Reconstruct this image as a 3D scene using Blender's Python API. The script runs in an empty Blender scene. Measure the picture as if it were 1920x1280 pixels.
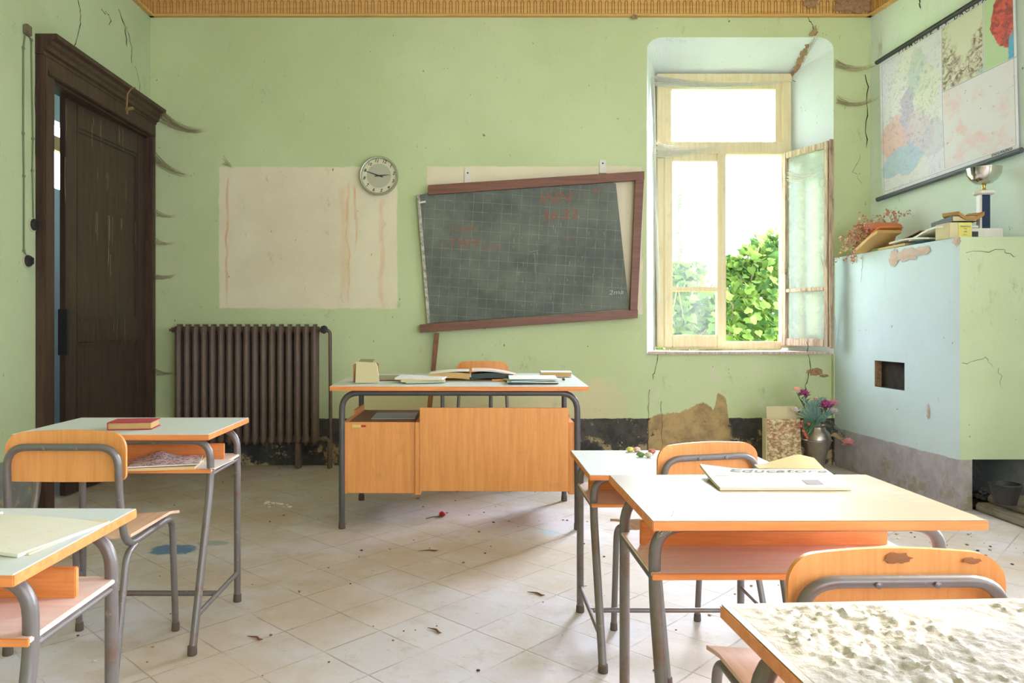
import bpy, bmesh, math, random
from mathutils import Vector, Matrix, noise as mnoise
PI = math.pi
C = bpy.context.scene.collection
F = 1400.0; CX = 885.0; CY = 608.0; H = 1.12; DB = 5.94     # focal length in px, vanishing point, eye height, back wall distance
def P(px, py, D): return Vector(((px-CX)*D/F, D, H-(py-CY)*D/F))
def lin(c): return c/12.92 if c <= 0.04045 else ((c+0.055)/1.055)**2.4
def rgb(r, g, b): return (lin(r/255), lin(g/255), lin(b/255), 1)
def rnd(seed): return random.Random(seed)

# ------------------------------------------------------------------ node helpers
class S:
    def __init__(s, nt, k): s.nt = nt; s.k = k
    def m(s, op, o=None, c=None):
        n = s.nt.nodes.new('ShaderNodeMath'); n.operation = op
        for i, v in enumerate((s, o, c)):
            if v is None: continue
            if isinstance(v, S): s.nt.links.new(v.k, n.inputs[i])
            else: n.inputs[i].default_value = v
        return S(s.nt, n.outputs[0])
    def __add__(s, o): return s.m('ADD', o)
    def __sub__(s, o): return s.m('SUBTRACT', o)
    def __mul__(s, o): return s.m('MULTIPLY', o)
    def __truediv__(s, o): return s.m('DIVIDE', o)
    def __rsub__(s, o): return (s*-1.0)+o
    def __radd__(s, o): return s+o
    def __rmul__(s, o): return s*o
    def abs(s): return s.m('ABSOLUTE')
    def mod(s, o): return s.m('FLOORED_MODULO', o)
    def max(s, o): return s.m('MAXIMUM', o)
    def min(s, o): return s.m('MINIMUM', o)
    def r(s, a, b, lo=0, hi=1):                       # smooth ramp: a -> lo, b -> hi
        n = s.nt.nodes.new('ShaderNodeMapRange'); n.interpolation_type = 'SMOOTHSTEP'; n.clamp = True
        s.nt.links.new(s.k, n.inputs[0])
        if a > b: a, b, lo, hi = b, a, hi, lo
        for i, v in enumerate((a, b, lo, hi)): n.inputs[i+1].default_value = v
        return S(s.nt, n.outputs[0])
class Mat:
    def __init__(s, name, rough=0.8, metal=0.0, spec=0.3):
        s.mat = bpy.data.materials.new(name); s.mat.use_nodes = True; s.nt = s.mat.node_tree
        s.b = s.nt.nodes['Principled BSDF']
        s.b.inputs['Roughness'].default_value = rough; s.b.inputs['Metallic'].default_value = metal
        s.b.inputs['Specular IOR Level'].default_value = spec
        tc = s.nt.nodes.new('ShaderNodeTexCoord'); s.obj = tc.outputs['Object']; s.uvk = tc.outputs['UV']
        sp = s.nt.nodes.new('ShaderNodeSeparateXYZ'); s.nt.links.new(s.obj, sp.inputs[0])
        s.x, s.y, s.z = (S(s.nt, sp.outputs[i]) for i in range(3))
        su = s.nt.nodes.new('ShaderNodeSeparateXYZ'); s.nt.links.new(s.uvk, su.inputs[0])
        s.u, s.v = S(s.nt, su.outputs[0]), S(s.nt, su.outputs[1])
    def noise(s, scale, detail=4, rough=0.6, stretch=None, dist=0.0, uv=False, off=(0,0,0)):
        n = s.nt.nodes.new('ShaderNodeTexNoise'); n.inputs['Scale'].default_value = scale
        n.inputs['Detail'].default_value = detail; n.inputs['Roughness'].default_value = rough; n.inputs['Distortion'].default_value = dist
        mp = s.nt.nodes.new('ShaderNodeMapping'); s.nt.links.new(s.uvk if uv else s.obj, mp.inputs[0])
        mp.inputs['Location'].default_value = off
        if stretch: mp.inputs['Scale'].default_value = stretch
        s.nt.links.new(mp.outputs[0], n.inputs[0]); return S(s.nt, n.outputs[0])
    def vor(s, scale, feature='F1', uv=False, stretch=None, color=False):
        n = s.nt.nodes.new('ShaderNodeTexVoronoi'); n.inputs['Scale'].default_value = scale; n.feature = feature
        mp = s.nt.nodes.new('ShaderNodeMapping'); s.nt.links.new(s.uvk if uv else s.obj, mp.inputs[0])
        if stretch: mp.inputs['Scale'].default_value = stretch
        s.nt.links.new(mp.outputs[0], n.inputs[0]); return n.outputs['Color'] if color else S(s.nt, n.outputs[0])
    def combine(s, x, y, z=0.0):
        n = s.nt.nodes.new('ShaderNodeCombineXYZ')
        for i, v in enumerate((x, y, z)):
            if isinstance(v, S): s.nt.links.new(v.k, n.inputs[i])
            else: n.inputs[i].default_value = v
        return n.outputs[0]
    def white(s, vec):
        n = s.nt.nodes.new('ShaderNodeTexWhiteNoise'); n.noise_dimensions = '3D'; s.nt.links.new(vec, n.inputs[0]); return S(s.nt, n.outputs[0])
    def mix(s, f, a, b, mode='MIX'):
        n = s.nt.nodes.new('ShaderNodeMix'); n.data_type = 'RGBA'; n.blend_type = mode
        for i, v in ((0, f), (6, a), (7, b)):
            if isinstance(v, S): s.nt.links.new(v.k, n.inputs[i])
            elif hasattr(v, 'is_linked'): s.nt.links.new(v, n.inputs[i])
            else: n.inputs[i].default_value = v
        return n.outputs[2]
    def col(s, c):
        if isinstance(c, tuple): s.b.inputs['Base Color'].default_value = c
        else: s.nt.links.new(c, s.b.inputs['Base Color'])
        return s
    def bump(s, h, strength=0.3, dist=0.01):
        n = s.nt.nodes.new('ShaderNodeBump'); n.inputs['Strength'].default_value = strength; n.inputs['Distance'].default_value = dist
        s.nt.links.new(h.k, n.inputs['Height']); s.nt.links.new(n.outputs[0], s.b.inputs['Normal']); return s
    def rough(s, v): s.nt.links.new(v.k, s.b.inputs['Roughness']); return s
def M_simple(name, c, rough=0.8, metal=0.0, spec=0.3, var=0.25, scale=30, c2=None, bump=0.1, stretch=None):
    m = Mat(name, rough, metal, spec)
    n = m.noise(scale, 5, 0.65, stretch)
    c2 = c2 or tuple(x*0.55 for x in c[:3])+(1,)
    m.col(m.mix(n.r(0.35, 0.8, 0, var), c, c2)); m.bump(n, bump, 0.004); return m.mat

# ------------------------------------------------------------------ mesh helpers
ROOTLOC = {}; KEEP = [False]
def tag(o, label=None, cat=None, group=None, kind=None):
    if label: o['label'] = label
    if cat: o['category'] = cat
    if group: o['group'] = group
    if kind: o['kind'] = kind
    return o
SPLIT = {'pipe', 'chipped_veneer', 'side_rail', 'foot', 'foot_cap', 'rivet', 'hinge', 'bolt'}
def islands(bm):
    seen = set(); out = []
    for v in bm.verts:
        if v in seen: continue
        st_, comp = [v], []; seen.add(v)
        while st_:
            a = st_.pop(); comp.append(a)
            for e in a.link_edges:
                b = e.other_vert(a)
                if b not in seen: seen.add(b); st_.append(b)
        out.append(comp)
    return out
def obj(name, bm, mats, parent=None, smooth=True, angle=35):
    if name in SPLIT:
        isl = islands(bm)
        if len(isl) > 1:
            first = None
            for comp in isl:
                nb_ = B(); mp_ = {v: nb_.verts.new(v.co) for v in comp}
                for f in {f for v in comp for f in v.link_faces}: nb_.faces.new([mp_[v] for v in f.verts]).material_index = f.material_index
                o = obj(name, nb_, mats, parent, smooth, angle); first = first or o
            bm.free(); return first
    me = bpy.data.meshes.new(name)
    L = Vector((0,0,0))
    if parent is not None: L = ROOTLOC[parent.name]
    bmesh.ops.translate(bm, verts=bm.verts, vec=-L)
    KEEP[0] or bmesh.ops.recalc_face_normals(bm, faces=list(bm.faces)); KEEP[0] = False
    if smooth:
        for f in bm.faces: f.smooth = True
        ca = math.radians(angle)
        for e in bm.edges:
            if len(e.link_faces) == 2 and e.calc_face_angle(0) > ca: e.smooth = False
    bm.to_mesh(me); bm.free()
    for m in (mats if isinstance(mats, (list, tuple)) else [mats]): me.materials.append(m)
    o = bpy.data.objects.new(name, me); C.objects.link(o)
    if parent is not None: o.parent = parent; ROOTLOC[o.name] = L
    else: ROOTLOC[o.name] = Vector((0,0,0))
    return o
def thing(name, label, cat, loc=(0,0,0), group=None, kind=None):
    o = bpy.data.objects.new(name, None); o.empty_display_size = 0.1; C.objects.link(o); o.location = loc
    ROOTLOC[o.name] = Vector(loc); tag(o, label, cat, group, kind); return o
def solo(name, bm, mats, label, cat, group=None, kind=None, **k):   # a thing that is one mesh, origin moved to its base
    xs = [v.co.copy() for v in bm.verts]
    lo = Vector((min(c.x for c in xs)+max(c.x for c in xs), min(c.y for c in xs)+max(c.y for c in xs), 0))/2; lo.z = min(c.z for c in xs)
    bmesh.ops.translate(bm, verts=bm.verts, vec=-lo)
    o = obj(name, bm, mats, **k); o.location = lo; return tag(o, label, cat, group, kind)
def dup(root, loc, rz=0, sc=(1,1,1), label=None, group=None):
    r = root.copy(); C.objects.link(r); r.location = loc; r.rotation_euler = (0,0,rz); r.scale = sc
    if label: r['label'] = label
    if group: r['group'] = group
    for ch in list(root.children):
        c = ch.copy(); C.objects.link(c); c.parent = r
        for g in list(ch.children):
            d = g.copy(); C.objects.link(d); d.parent = c
    return r
def B(): return bmesh.new()
def faces_of(bm, vs, mi):
    for f in {f for v in vs for f in v.link_faces}: f.material_index = mi
def box(bm, a, b, bev=0.0, mi=0, rot=None, about=None):
    a, b = Vector(a), Vector(b)
    g = bmesh.ops.create_cube(bm, size=1.0)['verts']
    s = b-a; c = (a+b)/2
    for v in g: v.co = Vector((v.co.x*s.x, v.co.y*s.y, v.co.z*s.z))+c
    if bev > 0:
        es = list({e for v in g for e in v.link_edges})
        r = bmesh.ops.bevel(bm, geom=es, offset=min(bev, 0.45*min(abs(s.x), abs(s.y), abs(s.z))), segments=2, affect='EDGES')
        g = list(set(r['verts']) | {v for v in g if v.is_valid})
    if mi: faces_of(bm, g, mi)
    if rot is not None:
        ab = Vector(about) if about is not None else c
        for v in g: v.co = rot @ (v.co-ab) + ab
    return g
def quad(bm, pts, mi=0):
    vs = [bm.verts.new(p) for p in pts]; f = bm.faces.new(vs); f.material_index = mi; return vs
def fillet(pts, r, n=6):
    pts = [Vector(p) for p in pts]; out = [pts[0]]
    for i in range(1, len(pts)-1):
        p = pts[i]; a = pts[i-1]-p; b = pts[i+1]-p; rr = min(r, a.length*0.48, b.length*0.48)
        s = p+a.normalized()*rr; e = p+b.normalized()*rr
        for k in range(n+1):
            t = k/n; out.append(s*(1-t)**2+p*2*t*(1-t)+e*t*t)
    out.append(pts[-1]); return out
def tube(bm, pts, r, n=10, mi=0, cap=True, radii=None):
    pts = [Vector(p) for p in pts]; rings = []
    t0 = (pts[1]-pts[0]).normalized(); up = Vector((0,0,1)) if abs(t0.z) < 0.9 else Vector((1,0,0))
    nrm = t0.cross(up).normalized()
    for i, p in enumerate(pts):
        t = (pts[min(i+1, len(pts)-1)]-pts[max(i-1, 0)]).normalized()
        nrm = (nrm-t*nrm.dot(t)).normalized(); bn = t.cross(nrm)
        rr = radii[i] if radii else r
        rings.append([bm.verts.new(p+(nrm*math.cos(2*PI*k/n)+bn*math.sin(2*PI*k/n))*rr) for k in range(n)])
    for a, b in zip(rings, rings[1:]):
        for k in range(n): bm.faces.new((a[k], a[(k+1)%n], b[(k+1)%n], b[k])).material_index = mi
    if cap:
        bm.faces.new(rings[0][::-1]).material_index = mi; bm.faces.new(rings[-1]).material_index = mi
def lathe(bm, prof, c=(0,0,0), n=24, mi=0, rot=None, cap=True):
    c = Vector(c); rings = []
    for (r, z) in prof:
        ring = []
        for k in range(n):
            v = Vector((max(r, 1e-4)*math.cos(2*PI*k/n), max(r, 1e-4)*math.sin(2*PI*k/n), z))
            if rot is not None: v = rot @ v
            ring.append(bm.verts.new(v+c))
        rings.append(ring)
    for a, b in zip(rings, rings[1:]):
        for k in range(n): bm.faces.new((a[k], a[(k+1)%n], b[(k+1)%n], b[k])).material_index = mi
    if cap: bm.faces.new(rings[0][::-1]).material_index = mi; bm.faces.new(rings[-1]).material_index = mi
def prism(bm, poly, fn, t0, t1, mi=0):              # poly of 2-d points, fn(u,v,t)->Vector
    a = [bm.verts.new(fn(u, v, t0)) for u, v in poly]; b = [bm.verts.new(fn(u, v, t1)) for u, v in poly]
    n = len(poly)
    bm.faces.new(a[::-1]).material_index = mi; bm.faces.new(b).material_index = mi
    for k in range(n): bm.faces.new((a[k], a[(k+1)%n], b[(k+1)%n], b[k])).material_index = mi
def sheet(bm, w, d, th, M=None, nu=12, nv=10, fn=None, mi=0, uv=True, jag=0, seed=1):   # a thin solid sheet w x d with bends fn(u,v)->dz ; M places it
    M = M or Matrix(); R = rnd(seed)
    top, bot = [], []
    for j in range(nv+1):
        rt, rb = [], []
        for i in range(nu+1):
            u, v = i/nu, j/nv; z = fn(u, v) if fn else 0
            x, y = (u-0.5)*w, (v-0.5)*d
            if jag and (i in (0, nu) or j in (0, nv)): x += R.uniform(-jag, jag); y += R.uniform(-jag, jag)
            rt.append(bm.verts.new(M @ Vector((x, y, z+th)))); rb.append(bm.verts.new(M @ Vector((x, y, z))))
        top.append(rt); bot.append(rb)
    L = bm.loops.layers.uv.verify()
    def face(vs, uvs=None):
        f = bm.faces.new(vs); f.material_index = mi
        if uvs:
            for l, q in zip(f.loops, uvs): l[L].uv = q
    for j in range(nv):
        for i in range(nu):
            q = [(i/nu, j/nv), ((i+1)/nu, j/nv), ((i+1)/nu, (j+1)/nv), (i/nu, (j+1)/nv)]
            face((top[j][i], top[j][i+1], top[j+1][i+1], top[j+1][i]), q)
            face((bot[j][i], bot[j+1][i], bot[j+1][i+1], bot[j][i+1]), [q[0], q[3], q[2], q[1]])
    for i in range(nu):
        face((top[0][i+1], top[0][i], bot[0][i], bot[0][i+1])); face((top[nv][i], top[nv][i+1], bot[nv][i+1], bot[nv][i]))
    for j in range(nv):
        face((top[j][0], top[j+1][0], bot[j+1][0], bot[j][0])); face((top[j+1][nu], top[j][nu], bot[j][nu], bot[j+1][nu]))
def TR(loc, rz=0, rx=0, ry=0):
    return Matrix.Translation(Vector(loc)) @ Matrix.Rotation(rz, 4, 'Z') @ Matrix.Rotation(ry, 4, 'Y') @ Matrix.Rotation(rx, 4, 'X')
def text_bm(bm, body, size, M, ext=0.0006, shear=0.0, mi=0, sx=1.0, off=0.0):
    cu = bpy.data.curves.new('lettering', 'FONT'); cu.body = body; cu.size = size; cu.extrude = ext; cu.shear = shear
    cu.align_x = 'CENTER'; cu.align_y = 'CENTER'; cu.resolution_u = 3; cu.offset = off
    o = bpy.data.objects.new('lettering', cu); C.objects.link(o)
    dg = bpy.context.evaluated_depsgraph_get(); dg.update()
    me = bpy.data.meshes.new_from_object(o.evaluated_get(dg))
    n0 = len(bm.verts); f0 = len(bm.faces); bm.from_mesh(me); bm.verts.ensure_lookup_table(); bm.faces.ensure_lookup_table()
    for v in bm.verts[n0:]: v.co = M @ Vector((v.co.x*sx, v.co.y, v.co.z))
    for f in bm.faces[f0:]: f.material_index = mi
    C.objects.unlink(o); bpy.data.objects.remove(o); bpy.data.curves.remove(cu); bpy.data.meshes.remove(me)
def ribbon(bm, pts, nrm, w, mi=0, lift=0.0015, seed=0, jit=0.006, sub=5):
    R = rnd(seed); q = []; w = w*0.62; jit = jit*1.3
    for a, b in zip(pts, pts[1:]):
        a, b = Vector(a), Vector(b)
        for k in range(sub):
            q.append(a.lerp(b, k/sub) + Vector((R.uniform(-1,1), R.uniform(-1,1), R.uniform(-1,1)))*jit*(1 if q else 0))
    q.append(Vector(pts[-1])); nrm = Vector(nrm).normalized(); prev = None
    q = [p-nrm*((p-Vector(pts[0])).dot(nrm))+nrm*lift for p in q]
    for i, p in enumerate(q):
        t = (q[min(i+1, len(q)-1)]-q[max(i-1, 0)]).normalized(); s = t.cross(nrm).normalized()
        ww = w*(0.35+0.65*R.random())*(0.15 if i == len(q)-1 else 1)/2
        cur = (bm.verts.new(p+s*ww), bm.verts.new(p-s*ww))
        if prev: bm.faces.new((prev[0], prev[1], cur[1], cur[0])).material_index = mi
        prev = cur

# ------------------------------------------------------------------ materials
GREEN = rgb(200, 212, 166); GREEN2 = rgb(170, 200, 140); CREAM = rgb(214, 199, 172)
def wall_mat(name, base, dado=None, dadoz=0.37, back=False, patchy=1.0, peelc=rgb(172, 152, 116)):
    m = Mat(name, 0.85, 0, 0.2)
    big = m.noise(0.9, 5, 0.6); med = m.noise(5, 6, 0.65, off=(3,1,2)); fine = m.noise(60, 5, 0.7)
    c = m.mix(big.r(0.35, 0.65), base, tuple(x*k for x, k in zip(base[:3], (0.90, 0.90, 0.86)))+(1,))
    c = m.mix(med.r(0.55, 0.75, 0, 0.35*patchy), c, tuple(min(1, x*k) for x, k in zip(base[:3], (1.05, 0.93, 0.95)))+(1,))
    if back:
        wob = (med-0.5)*0.03
        x = m.x+wob*1.3+(m.noise(16, 4, 0.7, off=(8,8,8))-0.5)*0.012; z = m.z+wob*1.1+(m.noise(16, 4, 0.7, off=(3,8,8))-0.5)*0.016
        def rect(x0, x1, z0, z1, e=0.006): return x.r(x0-e, x0+e)*x.r(x1+e, x1-e)*z.r(z0-e, z0+e)*z.r(z1+e, z1-e)
        k = DB/F
        X = lambda p: (p-CX)*k
        Z = lambda q: H-(q-CY)*k
        beige = m.mix(m.noise(1.6, 5, 0.6, off=(5,5,5)).r(0.3, 0.7), rgb(232, 222, 194), rgb(220, 208, 180))
        f = rect(X(411), X(745), Z(578), Z(313)).max(rect(X(800), X(1204), Z(590), Z(312)))
        c = m.mix(f, c, beige)
        # rusty drips below old fixings
        def drip(px, y0, y1, w, s, st=0.9):
            d = (m.x-X(px)-(m.noise(3, 3, 0.5, (0.01, 0.01, 1), off=(s, s, s))-0.5)*0.10).abs().r(w, w*0.2)
            return d*m.z.r(Z(y1)-0.1, Z(y1)+0.15)*m.z.r(Z(y0)+0.03, Z(y0)-0.03)*m.noise(9, 4, 0.6, (3, 3, 0.7), off=(s, 0, s)).r(0.25, 0.6, 0.3, 1)*st
        drips = drip(425, 335, 570, 0.014, 1).max(drip(652, 345, 560, 0.016, 4)).max(drip(668, 350, 460, 0.014, 7)).max(drip(645, 350, 560, 0.05, 5, 0.35)).max(drip(716, 375, 578, 0.03, 9, 0.5)).max(drip(1190, 340, 560, 0.012, 11, 0.4))
        c = m.mix(drips*0.75, c, rgb(216, 160, 92))
        wh = drip(432, 325, 400, 0.03, 13, 0.5); c = m.mix(wh, c, rgb(225, 215, 200))
        # worn paint between radiator, teacher desk and dado
        worn = (z.r(0.80, 0.45)*0.5+m.noise(4.5, 6, 0.62, off=(9,2,7))).r(0.78, 0.86)*m.x.r(X(600), X(700))*m.x.r(X(1205), X(1120))
        c = m.mix(worn*0.8, c, rgb(212, 200, 160))
        under = m.x.r(1.40, 1.45)
        chalky = (m.noise(3.2, 6, 0.7, off=(2,9,4))).r(0.53, 0.63)*under*m.z.r(0.9, 0.8)*m.z.r(0.40, 0.5)
        c = m.mix(chalky*0.6, c, rgb(214, 208, 190))
    if dado is not None:
        edge = m.z+(m.noise(14, 4, 0.6)-0.5)*0.02
        dk = m.mix(m.noise(7, 6, 0.7, off=(1,4,1)).r(0.35, 0.65), dado, tuple(v*(2.0 if back else 1.3) for v in dado[:3])+(1,))
        peel = m.noise(6, 7, 0.72, off=(7,7,3))
        dk = m.mix((peel+m.z.r(0.35, 0.0)*0.10).r(0.60, 0.68), dk, peelc)
        dk = m.mix(m.noise(11, 7, 0.7, off=(2,1,9)).r(0.64, 0.70), dk, rgb(190, 184, 168))
        c = m.mix(edge.r(dadoz+0.004, dadoz-0.004), c, dk)
        if back:
            top = m.noise(2.6, 2, 0.4, (1, 0.01, 0.01), off=(0.35,0,0)).r(0.3, 0.7, 0.30, 0.52)+(m.noise(16, 5, 0.7)-0.5)*0.08
            spike = m.x.r(1.93, 1.97)*m.x.r(2.06, 2.03)*0.16
            pl = (top+spike-m.z).r(0, 0.012)*m.x.r(1.40, 1.42)*m.x.r(2.09, 2.05)
            plc = m.mix(m.noise(10, 7, 0.72).r(0.4, 0.65), rgb(186, 158, 112), rgb(150, 126, 92))
            plc = m.mix(m.noise(7, 5, 0.7, off=(4,3,8)).r(0.60, 0.66), plc, rgb(78, 70, 66))
            c = m.mix(pl, c, plc)
    sp = m.noise(22, 4, 0.68, (1, 1, 0.6), off=(6,1,6)).r(0.69, 0.73); c = m.mix(sp*0.75, c, rgb(86, 76, 56))
    sm = m.noise(4, 8, 0.78, (1.6, 1.6, 0.7), off=(2,2,2)).r(0.58, 0.74); c = m.mix(sm*0.6*patchy, c, rgb(136, 134, 102))
    m.col(c); m.bump(fine*0.5+med*1.5, 0.25, 0.006); return m.mat
MW_BACK = wall_mat('back_wall_paint', GREEN, rgb(62, 60, 56), 0.372, True)
MW_LEFT = wall_mat('left_wall_paint', rgb(186, 200, 160), rgb(120, 122, 118), 0.372)
MW_RIGHT = wall_mat('right_wall_paint', rgb(222, 237, 228), rgb(120, 122, 118), 0.3)
MW_REV = wall_mat('reveal_paint', rgb(214, 222, 222), None)
M_BLUE = wall_mat('stove_blue_paint', rgb(206, 224, 230), rgb(160, 155, 160), 0.302, patchy=0.3, peelc=rgb(160, 148, 134))
M_STGREEN = wall_mat('stove_green_paint', rgb(192, 204, 168), rgb(150, 144, 140), 0.302, peelc=rgb(150, 138, 118))
M_CRACK = M_simple('crack_dark', rgb(62, 50, 38), 0.95)
M_RUBBLE = M_simple('exposed_masonry', rgb(170, 136, 102), 0.95, var=0.9, scale=40, c2=rgb(110, 84, 62), bump=0.8)
M_SOOT = M_simple('soot', rgb(58, 52, 46), 0.95, var=0.8, scale=14, c2=rgb(24, 22, 20), bump=0.6)

def floor_mat():
    m = Mat('cement_tiles', 0.62, 0, 0.35)
    T = 0.245; a = math.radians(46)
    u = (m.x*math.cos(a)+m.y*math.sin(a)+10.03)/T; v = (m.y*math.cos(a)-m.x*math.sin(a)+10.11)/T
    wu = (m.noise(4, 4, 0.6)-0.5)*0.05
    u = u+wu; v = v+wu
    fu = (u.mod(1.0)-0.5).abs(); fv = (v.mod(1.0)-0.5).abs()
    gap = fu.max(fv).r(0.480, 0.496)*m.noise(3.5, 5, 0.7, off=(4,4,4)).r(0.36, 0.62, 0.10, 1)
    cell = m.white(m.combine(u.m('FLOOR'), v.m('FLOOR')))
    base = m.mix(cell, rgb(198, 192, 194), rgb(205, 199, 200))
    base = m.mix((cell*7.3).mod(1.0).r(0.80, 0.82, 0, 0.2), base, rgb(206, 180, 160))
    dust = m.noise(1.3, 6, 0.65, off=(2,0,0))
    c = m.mix(dust.r(0.38, 0.62, 0, 0.7), base, rgb(180, 162, 136)); c = m.mix(m.noise(7, 7, 0.75, off=(9,3,0)).r(0.5, 0.7, 0, 0.35), c, rgb(160, 138, 106))
    c = m.mix(m.noise(22, 6, 0.75, off=(5,0,0)).r(0.58, 0.75, 0, 0.55), c, rgb(142, 122, 94))
    c = m.mix(m.noise(55, 3, 0.6, off=(1,3,0)).r(0.72, 0.76, 0, 0.8), c, rgb(92, 76, 56))
    c = m.mix(gap*0.5, c, rgb(110, 92, 72))
    def blot(cx, cy, rx, ry): return (((m.x-cx)/rx).m('POWER', 2)+((m.y-cy)/ry).m('POWER', 2)+(m.noise(14, 5, 0.75, off=(cx,cy,0))-0.5)*2.2).r(1.0, 0.5)
    p = P(325, 1030, 1568/422); q = P(395, 1018, 1568/410); r_ = P(1030, 998, 1568/390)
    c = m.mix(blot(p.x, p.y, 0.13, 0.10)*0.85, c, rgb(60, 112, 156)); c = m.mix(blot(q.x, q.y, 0.10, 0.05)*0.5, c, rgb(90, 130, 150))
    c = m.mix(blot(r_.x, r_.y, 0.06, 0.05)*0.5, c, rgb(150, 195, 215))
    m.col(c); m.bump(dust*0.6-gap*1.2+m.noise(40, 5, 0.7)*0.5, 0.3, 0.006); return m.mat
M_FLOOR = floor_mat()
def wood(name, c, c2, ax='z', rough=0.45, scale=1.0, spec=0.4, dirt=0.2):
    m = Mat(name, rough, 0, spec)
    st = {'z': (14, 14, 0.8), 'x': (0.8, 14, 14), 'y': (14, 0.8, 14)}[ax]
    n = m.noise(3*scale, 6, 0.6, st, 0.3); g = m.noise(14*scale, 4, 0.6, st)
    k = m.mix((n*0.7+g*0.3).r(0.35, 0.7), c, c2)
    k = m.mix(m.noise(9, 6, 0.7).r(0.55, 0.75, 0, dirt), k, tuple(v*0.45 for v in c2[:3])+(1,))
    m.col(k); m.bump(g, 0.08, 0.002); return m.mat
M_ORANGE = wood('orange_plywood', rgb(230, 160, 92), rgb(214, 140, 74), 'z')
M_EDGE = wood('orange_edging', rgb(232, 150, 84), rgb(206, 122, 60), 'x', dirt=0.35)
M_SEAT = wood('worn_seat_plywood', rgb(226, 190, 160), rgb(206, 164, 132), 'y', dirt=0.25)
M_SHELF = wood('pink_shelf_board', rgb(232, 212, 196), rgb(222, 196, 178), 'x', dirt=0.15)
M_BROWN = wood('brown_frame_wood', rgb(128, 84, 64), rgb(106, 66, 50), 'x', dirt=0.3)
M_SLAT = wood('stick_wood', rgb(140, 92, 58), rgb(96, 60, 40), 'z', dirt=0.3)
M_DOOR = wood('dark_door_wood', rgb(74, 58, 48), rgb(52, 40, 34), 'z', rough=0.5, dirt=0.4)
M_DOORC = wood('dark_casing_wood', rgb(82, 60, 48), rgb(52, 38, 32), 'z', rough=0.5, dirt=0.4)
M_WINW = wood('yellowed_window_paint', rgb(232, 220, 184), rgb(222, 202, 154), 'z', rough=0.5, dirt=0.25)
M_SASH = wood('weathered_sash_wood', rgb(206, 186, 160), rgb(120, 92, 72), 'z', rough=0.7, scale=1.6, dirt=0.9)
M_WEATH = wood('weathered_inner_face', rgb(212, 196, 182), rgb(168, 140, 120), 'z', rough=0.7, scale=1.6, dirt=0.5)
def lam(name, dustc, amt, base=rgb(202, 214, 214)):
    m = Mat(name, 0.45, 0, 0.4)
    n = m.noise(5, 7, 0.7, off=(1,2,3)); g = m.noise(45, 6, 0.75)
    c = m.mix((n*0.6+g*0.4).r(0.38-0.2*amt, 0.72-0.2*amt, 0, min(1, 0.5+amt)), base, dustc)
    c = m.mix(g.r(0.66, 0.78, 0, 0.4), c, rgb(150, 136, 112)); m.col(c); m.bump(g, 0.25*amt+0.05, 0.003); return m.mat
M_LAM = lam('blue_grey_laminate', rgb(212, 208, 196), 0.3)
M_LAMD = lam('dusty_laminate', rgb(158, 139, 110), 1.0, rgb(172, 168, 156))
M_DUST = M_simple('thick_grey_dust', rgb(186, 180, 168), 0.95, var=0.6, scale=60, c2=rgb(158, 144, 120), bump=0.9)
def steel():
    m = Mat('grey_steel_tube', 0.42, 0.45, 0.5)
    n = m.noise(9, 6, 0.7); c = m.mix(n.r(0.5, 0.68, 0, 0.7), rgb(122, 116, 112), rgb(122, 94, 76)); c = m.mix(m.noise(30, 5, 0.7).r(0.6, 0.75, 0, 0.6), c, rgb(176, 170, 162))
    m.col(c); m.bump(n, 0.1, 0.002); return m.mat
M_STEEL = steel()
M_STEELD = M_simple('dark_steel_tube', rgb(94, 92, 92), 0.4, 0.4, 0.5, var=0.4, scale=12, c2=rgb(84, 66, 56))
M_RUBBER = M_simple('dark_foot_cap', rgb(98, 84, 76), 0.8)
M_RAD = M_simple('rusty_radiator_iron', rgb(108, 92, 80), 0.55, 0.1, 0.4, var=0.8, scale=6, c2=rgb(84, 62, 48))
M_IRON = M_simple('black_iron', rgb(56, 54, 54), 0.5, 0.3)
def paper(name, c, lines=0, c2=None, dens=0.5):
    m = Mat(name, 0.85, 0, 0.2); n = m.noise(12, 5, 0.65, uv=False)
    k = m.mix(n.r(0.45, 0.75, 0, 0.35), c, tuple(v*0.78 for v in c[:3])+(1,))
    if lines:
        row = (m.v*lines).mod(1.0).r(0.55, 0.62); ink = m.noise(60, 3, 0.7, (1.2, lines/60*2, 1), uv=True).r(dens, dens+0.08)
        mrg = m.u.r(0.06, 0.08)*m.u.r(0.94, 0.92)*m.v.r(0.05, 0.07)*m.v.r(0.95, 0.93)
        k = m.mix(row*ink*mrg*0.6, k, c2 or rgb(110, 106, 104))
    m.col(k); return m.mat
M_PAPER = paper('white_paper', rgb(226, 224, 214)); M_PAPERL = paper('printed_paper', rgb(224, 220, 208), 26)
M_PAPERY = paper('yellowed_paper', rgb(214, 192, 142)); M_PAPERB = paper('pale_blue_paper', rgb(186, 212, 206))
M_OLIVE = paper('olive_card', rgb(150, 142, 108)); M_KRAFT = paper('brown_card', rgb(170, 128, 78)); M_CREAMC = paper('cream_card', rgb(204, 192, 152))
M_PINKP = paper('pinkish_page', rgb(216, 196, 184), 22); M_ORP = paper('orange_book_cover', rgb(216, 140, 70))
M_TAN = paper('tan_page_block', rgb(196, 160, 106))
M_RED = M_simple('red_cloth_cover', rgb(176, 62, 72), 0.7, var=0.3, scale=80)
M_DKCOV = M_simple('dark_book_cover', rgb(66, 72, 68), 0.6)
M_BRCOV = M_simple('brown_book_cover', rgb(120, 88, 60), 0.6)
M_WHITE = M_simple('white_plastic', rgb(226, 222, 210), 0.5)
M_YEL = M_simple('yellow_card_label', rgb(216, 204, 118), 0.7, var=0.2)
M_INK = M_simple('dark_print', rgb(66, 60, 52), 0.8)
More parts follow.
